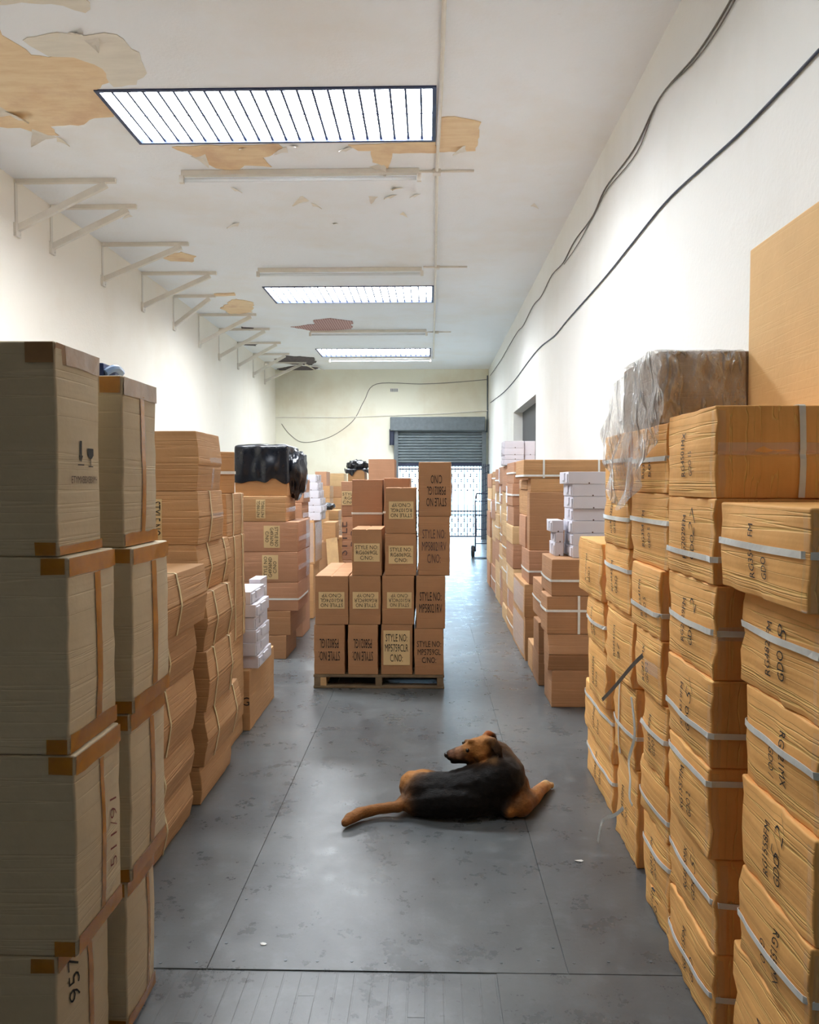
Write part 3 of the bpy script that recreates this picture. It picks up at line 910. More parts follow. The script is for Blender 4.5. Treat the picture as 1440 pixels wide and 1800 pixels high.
stack(1, 2.33, 'the second right hand stack', GR, [
    dict(n=(1256, 1679), f=1176, look='strapped kraft carton', straps=[('h', .45)], prints=rp('RG4515FM', 'GDO', 90)),
    dict(n=(1261, 1512), f=1175, look='strapped kraft carton with a scrawled 5', straps=[('h', .52)], prints=rp('RG4515MX', 'GDO', 90, hand='5/'), lean=(-.01, 0)),
    dict(n=(1247, 1352), f=1176, look='strapped kraft carton', straps=[('h', .84)], prints=rp('RG1557FM', 'GDO 2', 90)),
    dict(n=(1252, 1198), f=1174, look='strapped kraft carton with a scrawled 5', straps=[('h', .38)], prints=rp('RG4519FM', 'GDO', 90, hand='.5/')),
    dict(n=(1259, 1030), f=1171, look='strapped kraft carton with a scrawled 2', straps=[('h', .50)], prints=rp('RG2029FM', 'GDO', 90, hand='2'), tapes=[('y-', -.98, .2, -.15, .12)]),
    dict(n=(1258, 876), f=1173, look='strapped kraft carton with a scrawled 27', straps=[('h', .30)], prints=rp('RG2029FM', 'GDO', 90, hand='27')),
    dict(n=(1258, 712), f=1176, look='kraft carton with upright band', straps=[('x', .30)], prints=rp('RG4501MX', 'GDO 15', 90), tapes=[('y-', -.98, .9, -.05, .2)], seams=[('y-', 'z', .48)]),
], xd=0.80, mat=KRAFT, ymax=2.78, **kw)
stack(1, 2.82, 'the third right hand stack', GR, [
    dict(n=(1176, 1606), f=1133, look='kraft carton', prints=rp('RG4512FM', 'GDO 1')),
    dict(n=(1176, 1486), f=1131, look='strapped kraft carton', straps=[('h', .62)], prints=rp('RG4512FM', 'GDO 3')),
    dict(n=(1175, 1382), f=1136, look='battered open carton of dark packs', xd=.60, straps=[('h', .35)], yl=.36),
    dict(n=(1171, 1245), f=1131, look='strapped kraft carton set back', straps=[('h', .55)], prints=rp('RG4519FM', 'GDO 2')),
    dict(n=(1164, 1128), f=1118, look='kraft carton', prints=rp('RG421MX', 'GDO 2', 90), tapes=[('x-', .1, .9, -.2, .2)], Y=2.84),
    dict(n=(1162, 1004), f=1110, look='strapped kraft carton', straps=[('h', .36)], prints=rp('RG2541FM', 'GDO 5'), Y=2.84),
    dict(n=(1176, 868), f=1108, look='strapped kraft carton', straps=[('h', .62)], prints=rp('RG3541FM', 'GDO 5')),
    dict(n=(1176, 742), f=1108, look='strapped kraft carton under the plastic', straps=[('h', .50)], prints=rp('RG3540FM', '500')),
], xd=0.72, mat=KRAFT, ymax=3.32, **kw)
stack(1, 3.36, 'the fourth right hand stack', GR, [
    dict(n=(1122, 1356), f=1084, look='tall kraft carton', prints=rp('RG4510FM', 'GDO 2')),
    dict(n=(1117, 1212), f=1080, look='battered kraft carton tied with straps', straps=[('h', .4), ('y', .6)]),
    dict(n=(1112, 1082), f=1067, look='kraft carton', prints=rp('RG4545FM', '2/'), seams=[('x-', 'z', .9)]),
    dict(n=(1107, 966), f=1064, look='strapped kraft carton', straps=[('h', .66)], prints=rp('RG4545FM', 'GDO')),
    dict(n=(1105, 862), f=1063, look='strapped kraft carton', straps=[('h', .50)], prints=rp('RG4502FM', 'GDO 2')),
    dict(n=(1106, 758), f=1063, look='strapped kraft carton under the plastic', straps=[('h', .52)]),
], xd=0.72, mat=KRAFT, ymax=3.86, **kw)
stack(1, 3.90, 'the fifth right hand stack', GR, [
    dict(n=(1079, 1345), f=1032, look='strapped kraft carton', straps=[('h', .62)], prints=rp('RG4520FM', 'GDO')),
    dict(n=(1076, 1248), f=1028, look='strapped kraft carton', straps=[('h', .74)], prints=rp('RG4520FM', 'GDO'), xd=.76),
    dict(n=(1066, 1148), f=1034, look='kraft carton', prints=rp('RG4525FM', 'GDO')),
    dict(n=(1063, 1060), f=1033, look='strapped kraft carton', straps=[('h', .50)], prints=rp('RG4525FM', 'GDO')),
    dict(n=(1058, 956), f=1018, look='kraft carton', prints=rp('RG4530FM', 'GDO 1')),
], xd=0.70, mat=KRAFT, **kw)

# big carton leaning end on the wall, grey carton under its plastic sheet
A = PY(1160, 617, 3.06); B = PY(1309, 612, 3.06)
zb_ = PY(1176, 742, 2.82).z
gx0, gx1 = A.x, B.x
zg = max(zb_, PY(1106, 758, 3.36).z)
o = carton((gx0, gx1 + .03, 3.06, 3.62, zg, A.z), DULL, bulge=.004)
tag(o, 'dull grey brown carton under a clear plastic sheet by the right wall', 'carton')
zt2 = PY(1258, 712, 2.33).z
T = PX(1309, 446, gx1 + .01)
o = carton((gx1 + .012, 1.64, 2.34, 3.055, zt2, T.z), SMOOTH, bulge=.002, crumple=.001, res=.15)
tag(o, 'large clean upright kraft carton standing on top of the second right stack', 'carton')
# clear sheet: over the top and front of the grey carton, hanging down over the cartons of the aisle side
bm = bmesh.new()
left = [(1160, 615), (1118, 640), (1092, 680), (1076, 722), (1070, 765), (1078, 820), (1090, 872), (1098, 888)]
right = [(1162, 616), (1176, 660), (1178, 705), (1172, 742), (1160, 785), (1145, 838), (1126, 882), (1116, 898)]
g = []
n, m = 36, 22
def interp(l, t):
    q = t * (len(l) - 1); i = min(int(q), len(l) - 2); f = q - i
    return l[i][0] * (1 - f) + l[i + 1][0] * f, l[i][1] * (1 - f) + l[i + 1][1] * f
xh = min(gx0, PY(1106, 758, 3.36).x, PY(1176, 742, 2.82).x) - 0.02
for i in range(n + 1):
    t = i / n
    (lx, ly), (rx, ry) = interp(left, t), interp(right, t)
    row = []
    for j in range(m + 1):
        s = j / m
        p = PX(lx + (rx - lx) * s, ly + (ry - ly) * s, xh)
        am = 0.008 + 0.030 * t
        p.x -= am * 1.3 * abs(math.sin(p.y * 15 + p.z * 5 + 3 * noise.noise(p * 3))) + 0.035 * abs(noise.noise(p * 8)) + .004
        row.append(bm.verts.new(p))
    g.append(row)
for i in range(n):
    for j in range(m): bm.faces.new((g[i][j], g[i][j + 1], g[i + 1][j + 1], g[i + 1][j]))
# front and top of the sheet
g = []
rows_ = [(3.62, A.z + .006), (3.35, A.z + .008), (3.08, A.z + .007), (3.042, A.z)] + [(3.042, A.z - .27 * k / 7) for k in range(1, 8)]
for i, (y, z) in enumerate(rows_):
    row = []
    for j in range(27):
        s = j / 26
        p = Vector((gx0 - .012 + (gx1 - gx0 + .010) * s, y, z))
        if i > 3:
            fold = abs(noise.noise(Vector((p.x * 11 + p.z * 8, p.z * 2.2, 4.0))))
            p.y -= 0.004 + 0.035 * max(0, 0.5 - fold * 2.4) + 0.012 * abs(noise.noise(p * 12))
        else: p.z += 0.004 * noise.noise(p * 15) + .002
        row.append(bm.verts.new(p))
    g.append(row)
for i in range(len(g) - 1):
    for j in range(26): bm.faces.new((g[i][j], g[i + 1][j], g[i + 1][j + 1], g[i][j + 1]))
o = link_mesh('plastic_sheet', bm, FILM, smooth=True)
thick(o, .0006, 0)
ss = o.modifiers.new('smoothness', 'SUBSURF'); ss.levels = ss.render_levels = 1
tag(o, 'crumpled clear plastic sheet hanging off the grey carton on right', 'plastic sheet')
# loose strap ends trailing from the fourth and fifth stacks
def loose(pts, label, mat=STRAP, w=.007):
    b_ = bmesh.new()
    P_ = spline(pts, 6)
    prev = None
    for i, p in enumerate(P_):
        d = P_[min(i + 1, len(P_) - 1)] - P_[max(i - 1, 0)]
        s = d.cross(Vector((1, .3, .2))).normalized() * w
        c = (b_.verts.new(p - s), b_.verts.new(p + s))
        if prev: b_.faces.new((prev[0], prev[1], c[1], c[0]))
        prev = c
    o = link_mesh('loose_strap', b_, mat); thick(o, .0016, 0)
    return tag(o, label, 'strap', 'loose straps by the right hand stacks')
xs_ = .78
loose([PZ(1051, 1480, .004), PX(1056, 1455, xs_ - .03), PX(1062, 1440, xs_ - .02), PX(1082, 1432, xs_), PX(1096, 1420, xs_ + .01)], 'loose strap end curling out onto the floor by the fifth stack')
loose([PX(1112, 1416, xs_ - .02), PX(1107, 1402, xs_ - .025), PX(1108, 1370, xs_ - .02), PX(1106, 1335, xs_ - .015), PX(1116, 1290, xs_ - .01), PX(1110, 1225, xs_ - .02)], 'loose strap hanging down the battered carton in the fourth stack')
loose([PX(1059, 1230, xs_ - .04), PX(1080, 1208, xs_ - .035), PX(1110, 1172, xs_ - .03), PX(1130, 1152, xs_ - .02)], 'dark loose strap slanting across the gap by the third stack', CABLE)

# ------------------------------------------------------------------ right wall: brown cartons farther on
GB = 'brown cartons beyond the kraft stacks'
fr = dict(res=0.11, crumple=.004, bulge=.006)
s = stack(1, 5.80, 'the first brown stack on right', GB, [
    dict(n=(970, 1178), f=957, look='brown carton'),
    dict(n=(963, 1115), f=956, look='carton with bright open flap', seams=[('y-', 'z', .45)], wedge={'y-': .05}),
    dict(n=(962, 1048), f=951, look='brown carton crossed by straps', straps=[('h', .62), ('x', .32)], xd=.70),
    dict(n=(970, 983), f=952, look='brown carton with a level strap', straps=[('h', .42)], xd=.6),
], xd=0.62, mat=BROWN, **fr)
ztop = s[-1].location.z + .33
stack(1, 6.42, 'the second brown stack on right', GB, [
    dict(n=(947, 1150), f=936, look='brown carton'), dict(n=(947, 1094), f=938, look='brown carton'),
    dict(n=(954, 1028), f=937, look='strapped brown carton', straps=[('h', .5)])], xd=0.6, mat=BROWN, **fr)
stack(1, 6.86, 'the small pair squeezed between brown stacks', GB, [dict(n=(936, 1133), f=928, look='pale carton')], xd=.6, mat=TAN, **fr)[0]['label'] = 'low pale carton squeezed between two brown stacks on right'
F3 = stack(1, 7.31, 'the plastic wrapped stack at the right', GB, [
    dict(n=(923, 1085), f=901, look='pale wrapped carton', mat=TAN, tapes=[('x-', -.9, .9, -.8, .8)]),
    dict(n=(922, 1027), f=903, look='pale wrapped carton', mat=TAN, tapes=[('x-', -.9, .9, -.8, .8)]),
    dict(n=(930, 968), f=917, look='reddish carton with a level strap', mat=ROSE, straps=[('h', .38)])], xd=0.62, mat=TAN, ymax=8.35, **fr)
zF3 = PY(930, 968, 7.31).z
a, b = PY(931, 865, 7.33), PY(1003, 865, 7.33)
o = carton((a.x, b.x, 7.33, 7.50, zF3, a.z), BROWN, res=.12, bulge=.004)
tag(o, 'large flat brown carton standing upright behind white boxes on right', 'carton', GB)
c = PY(931, 841, 7.33)
o = carton((a.x + .01, b.x - .02, 7.34, 7.56, a.z, c.z), TAN, res=.12)
tag(o, 'pale tan carton lying on the large upright brown carton', 'carton', GB)
c2_ = PY(921, 808, 7.33)
o = carton((c2_.x, 1.655, 7.34, 8.0, c.z + .002, c2_.z), TAN, res=.12, straps=[('x', .22), ('x', .82), ('h', .14)])
tag(o, 'long flat strapped carton topping the right hand brown stacks', 'carton', GB)
for Y, px, fpx, tops, ms, desc in (
    (7.60, 926, 913, (957, 907, 861, 843), (TAN, ROSE, TAN, TAN), 'the stack behind the large upright carton'),
    (8.38, 903, 890, (1085, 1045, 1000, 957, 925, 890, 850, 812), (TAN, ROSE, PALE, ROSE, PALE, ROSE, ROSE, ROSE), 'the sixth stack from the end gate on right'),
    (9.15, 893, 883, (1072, 1030, 985, 945, 905, 865, 818), (PALE, TAN, PALE, TAN, PALE, PALE, ROSE), 'the fifth stack from the end gate on right'),
    (9.95, 887, 877, (1050, 1008, 962, 926, 888, 852, 820), (ROSE, ROSE, PALE, TAN, PALE, ROSE, ROSE), 'the fourth stack from the end gate on right'),
    (10.75, 879, 871, (1030, 990, 950, 905, 865, 824), (PALE, PALE, ROSE, PALE, PALE, ROSE), 'the third stack from the end gate on right'),
    (11.6, 872, 863, (1000, 955, 915, 880, 853, 828), (ROSE, ROSE, PALE, ROSE, PALE, TAN), 'the second stack from the end gate on right'),
    (12.5, 863, 856, (990, 945, 900, 858, 832), (ROSE, PALE, ROSE, PALE, ROSE), 'the last stack before the end gate on right')):
    base = 0.0
    if Y == 7.60: base = zF3 - 0.0
    random.seed(int(Y * 100))
    its = []
    for k, t in enumerate(tops):
        d = dict(n=(px + random.uniform(-2.2, 2.2), t), f=fpx, mat=ms[k], look={TAN: 'tan carton', ROSE: 'reddish carton', PALE: 'pale carton'}[ms[k]])
        if random.random() < .4: d['straps'] = [('h', .5)]; d['look'] = 'strapped ' + d['look']
        if random.random() < .4: d['tapes'] = [('x-', -.95, -.5, -.8, .8)]
        if PY(px, t, Y).z > base + .05: its.append(d)
    stack(1, Y, desc, 'cartons in the far right row', its, xd=.62, base=base, ymax={7.60: 8.35, 8.38: 9.12, 9.15: 9.92, 9.95: 10.72, 10.75: 11.57, 11.6: 12.47, 12.5: 13.4}[Y], **fr)

# ------------------------------------------------------------------ white boxes
def white_box(x0, x1, y0, y1, z0, z1, side, label, group, k=0):
    o = carton((x0, x1, y0, y1, z0, z1 - .0015), WHITE, res=.2, bulge=.001, crumple=.0012, bev=.003, name='white_box')
    tag(o, label, 'box', group)
    hx, hy, dz = (x1 - x0) / 2, (y1 - y0) / 2, z1 - z0
    b_ = bmesh.new(); sx = side * hx
    add_box(b_, min(sx, sx + side * .008), max(sx, sx + side * .008), -hy * .92, -hy * .5, dz * .12, dz * .80)
    add_box(b_, min(sx, sx + side * .011), max(sx, sx + side * .011), -hy * .35, hy * .3, dz * .30, dz * .88)
    link_mesh('tuck_flap', b_, WHITE, o)
    b_ = bmesh.new(); add_tube(b_, [(hx * .1, -hy - .0012, .006), (hx * .1, -hy + .002, .006)], .0058, 10)
    link_mesh('thumb_notch', b_, FADED, o)
    return o
random.seed(4)
GW = 'white boxes on the right by the kraft cartons'
zb_ = PY(970, 983, 5.80).z
NUM = ['bottom box', 'second box up', 'third box up', 'fourth box up', 'fifth box up', 'sixth box up', 'top box']
zz = zb_
hgt = (PY(1000, 829, 5.95).z - zb_) / 7
for k in range(7):
    j = random.uniform(-.012, .012) + (-.02 if k == 6 else 0) + (.012 if k < 3 else 0)
    x0 = PY(1004, 900, 5.95).x + j
    white_box(x0, x0 + .27, 5.92 + random.uniform(-.02, .02), 6.30, zz, zz + hgt, -1, f'white box, {NUM[k]} of the taller white stack on the right', GW)
    zz += hgt
zz = zb_
for k, (a, b, t) in enumerate(((974, 1002, 953), (976, 1002, 935), (969, 1000, 914))):
    A, B = PY(a, t, 6.1), PY(b, t, 6.1)
    xr_ = PY(1004, 900, 5.95).x - .035
    white_box(A.x, min(B.x, xr_), 6.06, 6.33, zz, A.z, -1, f'white box, {["bottom", "middle", "top"][k]} of the short white stack on the right', GW)
    zz = A.z
GF = 'white cartons topping the far right row'
zz = PY(890, 808, 9.0).z
zz = PY(893, 818, 9.15).z + .002
for k, t in enumerate((808, 800, 788, 775)):
    a, b = PY(886 + k % 2, t, 9.2), PY(921, t, 9.2)
    white_box(a.x, b.x, 9.18, 9.6, zz, a.z, -1, f'white carton, {["lowest", "second", "third", "topmost"][k]} of the left pile on the far right row', GF)
    zz = a.z
zz = PY(893, 818, 9.15).z + .002
for k, t in enumerate((800, 775)):
    a, b = PY(922.5, t, 9.2), PY(941, t, 9.2)
    white_box(a.x, b.x, 9.2, 9.6, zz, a.z, -1, f'white carton, {["lower", "upper"][k]} of the right pile on the far right row', GF)
    zz = a.z

# ------------------------------------------------------------------ left: the tall grey cartons
GG = 'tall grey taped cartons on the left'
def amber(top=True, bottom=True, strip=.1, w=.09):
    out = []
    if top: out += [('x+', -.99, .99, .80, .99, OTAPE), ('y-', .84, .99, .82, .99, OTAPE)]
    if bottom: out += [('x+', -.99, .99, -.99, -.80, OTAPE), ('y-', .86, .99, -.99, -.84, OTAPE)]
    if strip is not None: out += [('x+', strip - w, strip + w, -.79, .79, OTAPE)]
    return out
kw = dict(bulge=.008, crumple=.0028, res=.055, bev=.006)
stack(-1, 1.95, 'the nearest grey stack', GG, [
    dict(n=(100, 1682), f=192, look='grey taped carton with a handwritten number', tapes=amber(bottom=False), prints=[('x+', -.5, .55, '957', .055, 90, {'mat': INK, 'bold': -.012, 'shear': .2, 'name': 'handwriting'})]),
    dict(n=(132, 1328), f=212, look='grey taped carton with red handwriting', tapes=amber(strip=None) + [('x+', -.05, .12, -.79, .79, OTAPE)], prints=[('x+', .52, -.12, '511/91', .05, 90, {'mat': REDINK, 'bold': -.015, 'shear': .2, 'name': 'handwriting'})]),
    dict(n=(118, 979), f=203, look='grey taped carton with an upright tape strip', tapes=amber(strip=.12, w=.12)),
    dict(n=(97, 598), f=176, look='grey carton printed with arrow and glass', tapes=[('x+', -.99, .99, .80, .99, BTAPE), ('y-', .82, .99, .8, .99, BTAPE), ('y-', .86, .99, -.99, -.86, OTAPE), ('x+', -.99, .99, -.99, -.90, OTAPE)],
         prints=[('x+', -.12, -.02, '#arrow', .062, 0, {'bold': 0.0, 'wid': .036}), ('x+', .36, -.06, '#goblet', .048, 0, {'bold': 0.0, 'wid': .042}), ('x+', .12, -.28, 'ETYMXBBXBBXMH', .018, 0, {'mat': FADED, 'wid': .16})]),
], xd=.80, mat=GREY, **kw)
stack(-1, 2.31, 'the second grey stack', GG, [
    dict(n=(222, 1552), f=272, look='grey taped carton with a ripped corner', tapes=amber(strip=.35)),
    dict(n=(228, 1256), f=290, look='grey taped carton', tapes=amber(strip=.10, w=.12)),
    dict(n=(232, 963), f=297, look='grey taped carton with a bright tape strip', tapes=amber(strip=.02, w=.13)),
    dict(n=(215, 659), f=275, look='weathered grey carton with peeling tape', tapes=[('y-', .84, .99, .80, .99, OTAPE), ('x+', -.99, .99, .78, .99, BTAPE), ('x+', -.99, .99, -.99, -.84, OTAPE), ('x+', -.10, .12, -.85, .8, OTAPE)]),
], xd=.80, mat=GREY, **kw)
A = PY(177, 657, 2.42)
zl = PY(215, 659, 2.31).z
b_ = bmesh.new(); add_box(b_, -.05, .012, -.06, .06, 0, .040)
o = link_mesh('plastic_case', b_, BLUEP, None, (A.x + .02, 2.42, zl + .002)); bevel_mod(o, .004)
tag(o, 'dark blue plastic case lying on the second grey stack', 'case')
b_ = bmesh.new(); add_tube(b_, spline([(.013, -.05, .012), (.026, -.03, .026), (.03, .0, .03), (.026, .04, .024)], 4), .011, 8); link_mesh('handle', b_, SKYP, o)

# ------------------------------------------------------------------ left: strapped brown cartons
GL = 'strapped brown cartons on the left'
kl = dict(bulge=.004, crumple=.004, res=.07, strap_mat=CORD)
random.seed(3)
z = 0.0
for k, (x, t, fp, ss_) in enumerate(((-1.15, 1357, 333, [('y', .55)]), (-1.14, 1281, 336, [('y', .5)]), (-1.13, 1176, 339, [('y', .55)]), (-1.13, 1090, 339, [('y', .55)]), (-1.085, 990, 358, [('y', .55)]))):
    p = PX(fp, t, x)
    o = carton((x - .55, x, 2.92, p.y, z, p.z - .001), TAN, straps=ss_, seams=[('x+', 'z', .5)], wedge={'x+': .020}, **kl)
    tag(o, f'tan carton bound with cream cord {ORD[k] if k < 4 else "on top of"} the stack behind the grey cartons', 'carton', GL)
    z = p.z
stack(-1, 3.98, 'the tall brown stack on left', GL, [
    dict(n=(352, 1349), f=405, look='brown carton', wedge={'x+': .012}),
    dict(n=(358, 1252), f=418, look='corded brown carton jutting out', straps=[('y', .25), ('y', .8)], wedge={'x+': .026}, seams=[('x+', 'z', .45)]),
    dict(n=(362, 1146), f=408, look='corded brown carton', straps=[('y', .25), ('y', .85)], wedge={'x+': .018}, seams=[('x+', 'z', .5)]),
    dict(n=(357, 1046), f=406, look='corded brown carton', straps=[('y', .3), ('y', .85)], wedge={'x+': .022}, seams=[('x+', 'z', .5)]),
    dict(n=(343, 958), f=401, look='corded brown carton', straps=[('y', .3), ('y', .8)], wedge={'x+': .022}, seams=[('x+', 'z', .5)]),
    dict(n=(347, 863), f=391, look='labelled brown carton with taped end', straps=[('y', .4)], labels=[('y-', .27, -.05, .06, .20, 'STYLE NO:\n', 270)], seams=[('x+', 'z', .5)], wedge={'x+': .012}, tapes=[('x+', -.3, .9, -.08, .12)]),
    dict(n=(344, 757), f=386, look='large brown carton with shiny tape', seams=[('x+', 'z', .42)], wedge={'x+': .015}, tapes=[('x+', -.2, .95, -.02, .16), ('x+', .1, .3, -.95, -.2)]),
], xd=.56, mat=TAN, bulge=.005, crumple=.005, res=.07, strap_mat=CORD)
o = stack(-1, 5.20, 'x', GL, [dict(n=(439, 1179), f=482, label='dark lettered brown carton under the white box stack on the left',
    prints=[('y-', .84, -.02, 'XGL', .055, 0, {})])], xd=.44, mat=TAN, bulge=.004, crumple=.003, res=.1, seams=[('y-', 'x', .5)])[0]
zc = PY(439, 1179, 5.20).z
GWL = 'white boxes on the left'
hgt = (PY(451, 1040, 5.28).z - zc) / 6
random.seed(12)
for k in range(6):
    j = random.uniform(-.012, .015) + (-.03 if k == 5 else 0.02 if k in (0, 2) else 0)
    x1 = PY(449, 1100, 5.28).x + j
    white_box(x1 - .27, x1, 5.26 + random.uniform(-.015, .015), 5.70, zc + hgt * k, zc + hgt * (k + 1), 1, f'white box, {NUM[min(k, 6)] if k < 5 else "top box"} of the white stack on the left', GWL)
o = white_box(PY(438, 1030, 5.72).x, PY(458, 1030, 5.72).x, 5.72, 5.95, zc, PY(447, 1018, 5.72).z, 1, 'white box peeking over the back of the left white stack', GWL)
# tall cartons behind the white boxes
stack(-1, 4.76, 'the pale corded stack behind the left white boxes', GL, [
    dict(n=(398, 1290), f=427, look='tan carton'), dict(n=(399, 1135), f=428, look='tan carton'),
    dict(n=(402, 945), f=431, look='corded tan carton', straps=[('y', .3), ('y', .8)]),
    dict(n=(398, 868), f=430, look='pale corded tan carton', straps=[('y', .3), ('y', .8)]),
], xd=.5, mat=TAN, bulge=.004, crumple=.005, res=.1, strap_mat=CORD)
zt4 = PY(398, 868, 4.76).z
o = carton((-1.46, -1.24, 4.80, 5.15, zt4, PY(400, 793, 4.76).z), TAN, straps=[('h', .5)], rot=.55, res=.1)
tag(o, 'tan carton turned askew behind the topmost large brown carton', 'carton', GL)
# labelled stack under the black bag
GB5 = 'labelled cartons under the black bag'
S5 = stack(-1, 7.34, 'the labelled stack under the black bag', GB5, [
    dict(n=(503, 1117), f=521, look='dark brown carton', mat=BROWN),
    dict(n=(511, 1074), f=538, look='dark brown carton', mat=BROWN),
    dict(n=(524, 1024), f=541, look='reddish carton with a white strap', straps=[('h', .42)]),
    dict(n=(524, 970), f=545, look='labelled reddish carton with shiny ends', labels=[('y-', .30, 0, .145, .22, 'STYLE NO\nG4936ND\nC/NO', 90)], tapes=[('x+', .2, .8, -.95, .95), ('x+', -.95, .95, -.2, .1)]),
    dict(n=(524, 917), f=545, look='labelled reddish carton with white tape', labels=[('y-', .34, 0, .145, .20, 'STYLE NO\nG4936ND\nC/NO', 270)], tapes=[('x+', .2, .8, -.95, .95), ('x+', -.95, .95, -.3, 0)]),
    dict(n=(503, 872), f=520, look='tan carton with bold black label', mat=TAN, labels=[('y-', .36, 0, .085, .17, 'P47198GL\nP47198GL', 90)], tapes=[('x+', -.95, .95, -.3, .1)]),
], xd=.72, mat=ROSE, bulge=.006, crumple=.004, res=.1)
zt5 = PY(503, 872, 7.34).z
bx0, bx1 = PY(413, 850, 7.40).x, PY(506, 850, 7.40).x
bz1 = PY(460, 786, 7.40).z
o = carton((bx0, bx1, 7.40, 7.95, zt5, bz1), TAN, res=.12)
tag(o, 'tan carton wrapped in black plastic on the labelled stack', 'carton')
def bag(name, x0, x1, y0, y1, zl, zh, label, tail=None, amp=.03, seed=1.0):
    bm = bmesh.new()
    N_, cx_, cy_ = 72, (x0 + x1) / 2, (y0 + y1) / 2
    hx, hy = (x1 - x0) / 2, (y1 - y0) / 2
    rings = []
    def ring(s, z, hem=0.0, puff=0.0):
        r = []
        for i in range(N_):
            a = 2 * math.pi * i / N_
            c, q = math.cos(a), math.sin(a)
            mx_ = max(abs(c), abs(q))
            ux, uy = c / mx_, q / mx_
            p = Vector((ux * hx * s, uy * hy * s, 0))
            k = noise.noise(Vector((p.x * 7 + seed, p.y * 7, z * 2.5))) + .5 * noise.noise(Vector((p.x * 19 + seed, p.y * 19, z * 6)))
            out = Vector((ux, uy, 0)).normalized() * (.014 + puff + amp * max(-.15, 1.25 * k) * (1.0 if s > .97 else .2))
            r.append(bm.verts.new((cx_ + p.x + out.x, cy_ + p.y + out.y, z + hem * (noise.noise(Vector((a * 1.3, seed, 0))) + .6 * noise.noise(Vector((a * 4, seed, 3)))) + (.012 + .018 * k if s < .9 else 0))))
        return r
    for s in (.06, .3, .55, .8, .95): rings.append(ring(s, zh + .016))
    n = 12
    for i in range(n + 1):
        t = i / n
        rings.append(ring(1.0, zh + .005 - (zh - zl) * t, .10 * t * t, .010 * t))
    c = bm.verts.new((cx_, cy_, zh + .02))
    for i in range(N_): bm.faces.new((c, rings[0][i], rings[0][(i + 1) % N_]))
    for a, b in zip(rings, rings[1:]):
        for i in range(N_): bm.faces.new((a[i], b[i], b[(i + 1) % N_], a[(i + 1) % N_]))
    o = link_mesh(name, bm, BAG, smooth=True)
    thick(o, .002, 0)
    ss = o.modifiers.new('smoothness', 'SUBSURF'); ss.levels = ss.render_levels = 1
    tag(o, label, 'plastic bag')
    return o
bg_ = bag('plastic_bag', bx0, bx1, 7.40, 7.95, PY(460, 848, 7.40).z, bz1, 'black plastic bag pulled over the carton on the labelled stack', amp=.045)
def lump(c, r, parent, name, seed=0.0):
    b_ = bmesh.new()
    bmesh.ops.create_icosphere(b_, subdivisions=4, radius=1)
    for v in b_.verts:
        p = v.co.copy()
        k = noise.noise(Vector((p.x * 3, p.y * 3, p.z * 1.1 + seed))) + .6 * abs(noise.noise(Vector((p.x * 7, p.y * 7, p.z * 2 + seed))))
        s = 1 + .28 * k
        v.co = Vector((c[0] + p.x * r[0] * s, c[1] + p.y * r[1] * s, c[2] + p.z * r[2] * s))
    return link_mesh(name, b_, BAG, parent, smooth=True)
p = PY(519, 833, 7.62)
lump((p.x, 7.66, p.z), (.10, .2, .22), bg_, 'loose_bag_end')
# stacks behind the labelled stack
stack(-1, 8.40, 'the reddish stack behind the labelled one', 'left back cartons', [
    dict(n=(532, 1060), f=545, look='reddish carton'), dict(n=(532, 1000), f=545, look='reddish carton'), dict(n=(533, 950), f=545, look='reddish carton'),
    dict(n=(532, 912), f=545, look='reddish carton'), dict(n=(531, 884), f=543, look='reddish carton with white tape', tapes=[('x+', -.9, .9, -.9, -.3)]), dict(n=(533, 843), f=545, look='reddish carton with white tape', tapes=[('x+', -.9, .9, -.6, -.1)])], xd=.5, mat=ROSE, res=.12)
W7 = stack(-1, 9.55, 'the wrapped stack beyond the reddish one', 'left back cartons', [dict(n=(551, 992), f=562, look='tan carton'), dict(n=(553, 915), f=566, look='tall plastic wrapped tan carton', tapes=[('x+', -.9, .9, -.9, .9), ('y-', .6, .95, -.9, .9)])], xd=.5, mat=TAN, res=.12)
zz = PY(553, 915, 9.55).z
for k, (a, b, t) in enumerate(((534, 563, 901), (536, 565, 889), (535, 563, 876), (534, 560, 862), (533, 558, 848), (532, 555, 834))):
    A, B = PY(a, t, 9.6), PY(b, t, 9.6)
    white_box(A.x, B.x, 9.6, 10.1, zz, A.z, 1, f'white box, {NUM[k] if k < 5 else "top box"} of the white stack behind the black bag', 'white boxes behind the black bag')
    zz = A.z

# ------------------------------------------------------------------ the pile towards the end wall
GP = 'cartons heaped near the end wall'
def front(px0, px1, pt, Y, d, z0, mat, label, group=GP, **k):
    a, b = PY(px0, pt, Y), PY(px1, pt, Y)
    k.setdefault('res', .12)
    o = carton((a.x, b.x, Y, Y + d, z0, a.z - .001), mat, **k)
    if label: tag(o, label, 'carton', group)
    return a.z
z = front(560, 584, 953, 11.6, .5, 0, BROWN, 'brown carton low in the heap left of the pallet')
z1_ = front(588, 606, 944, 12.2, .45, 0, TAN, 'tan carton behind the leaning board in the heap')
front(568, 590, 918, 11.7, .45, z, TAN, 'tan carton with a white topped lid in the heap left of pallet')
z = front(604, 618, 966, 11.2, .4, 0, TAN, 'small tan carton under the white packet beside the pallet load')
b_ = bmesh.new(); A, B = PY(604, 966, 11.2), PY(617, 956, 11.2); add_box(b_, A.x, B.x, 11.22, 11.5, z + .001, B.z)
o = link_mesh('white_packet', b_, WHITE); bevel_mod(o, .01); tag(o, 'white packet lying on a small carton beside the pallet load', 'packet')
a, b = PY(578, 948, 11.35), PY(596, 990, 11.25)
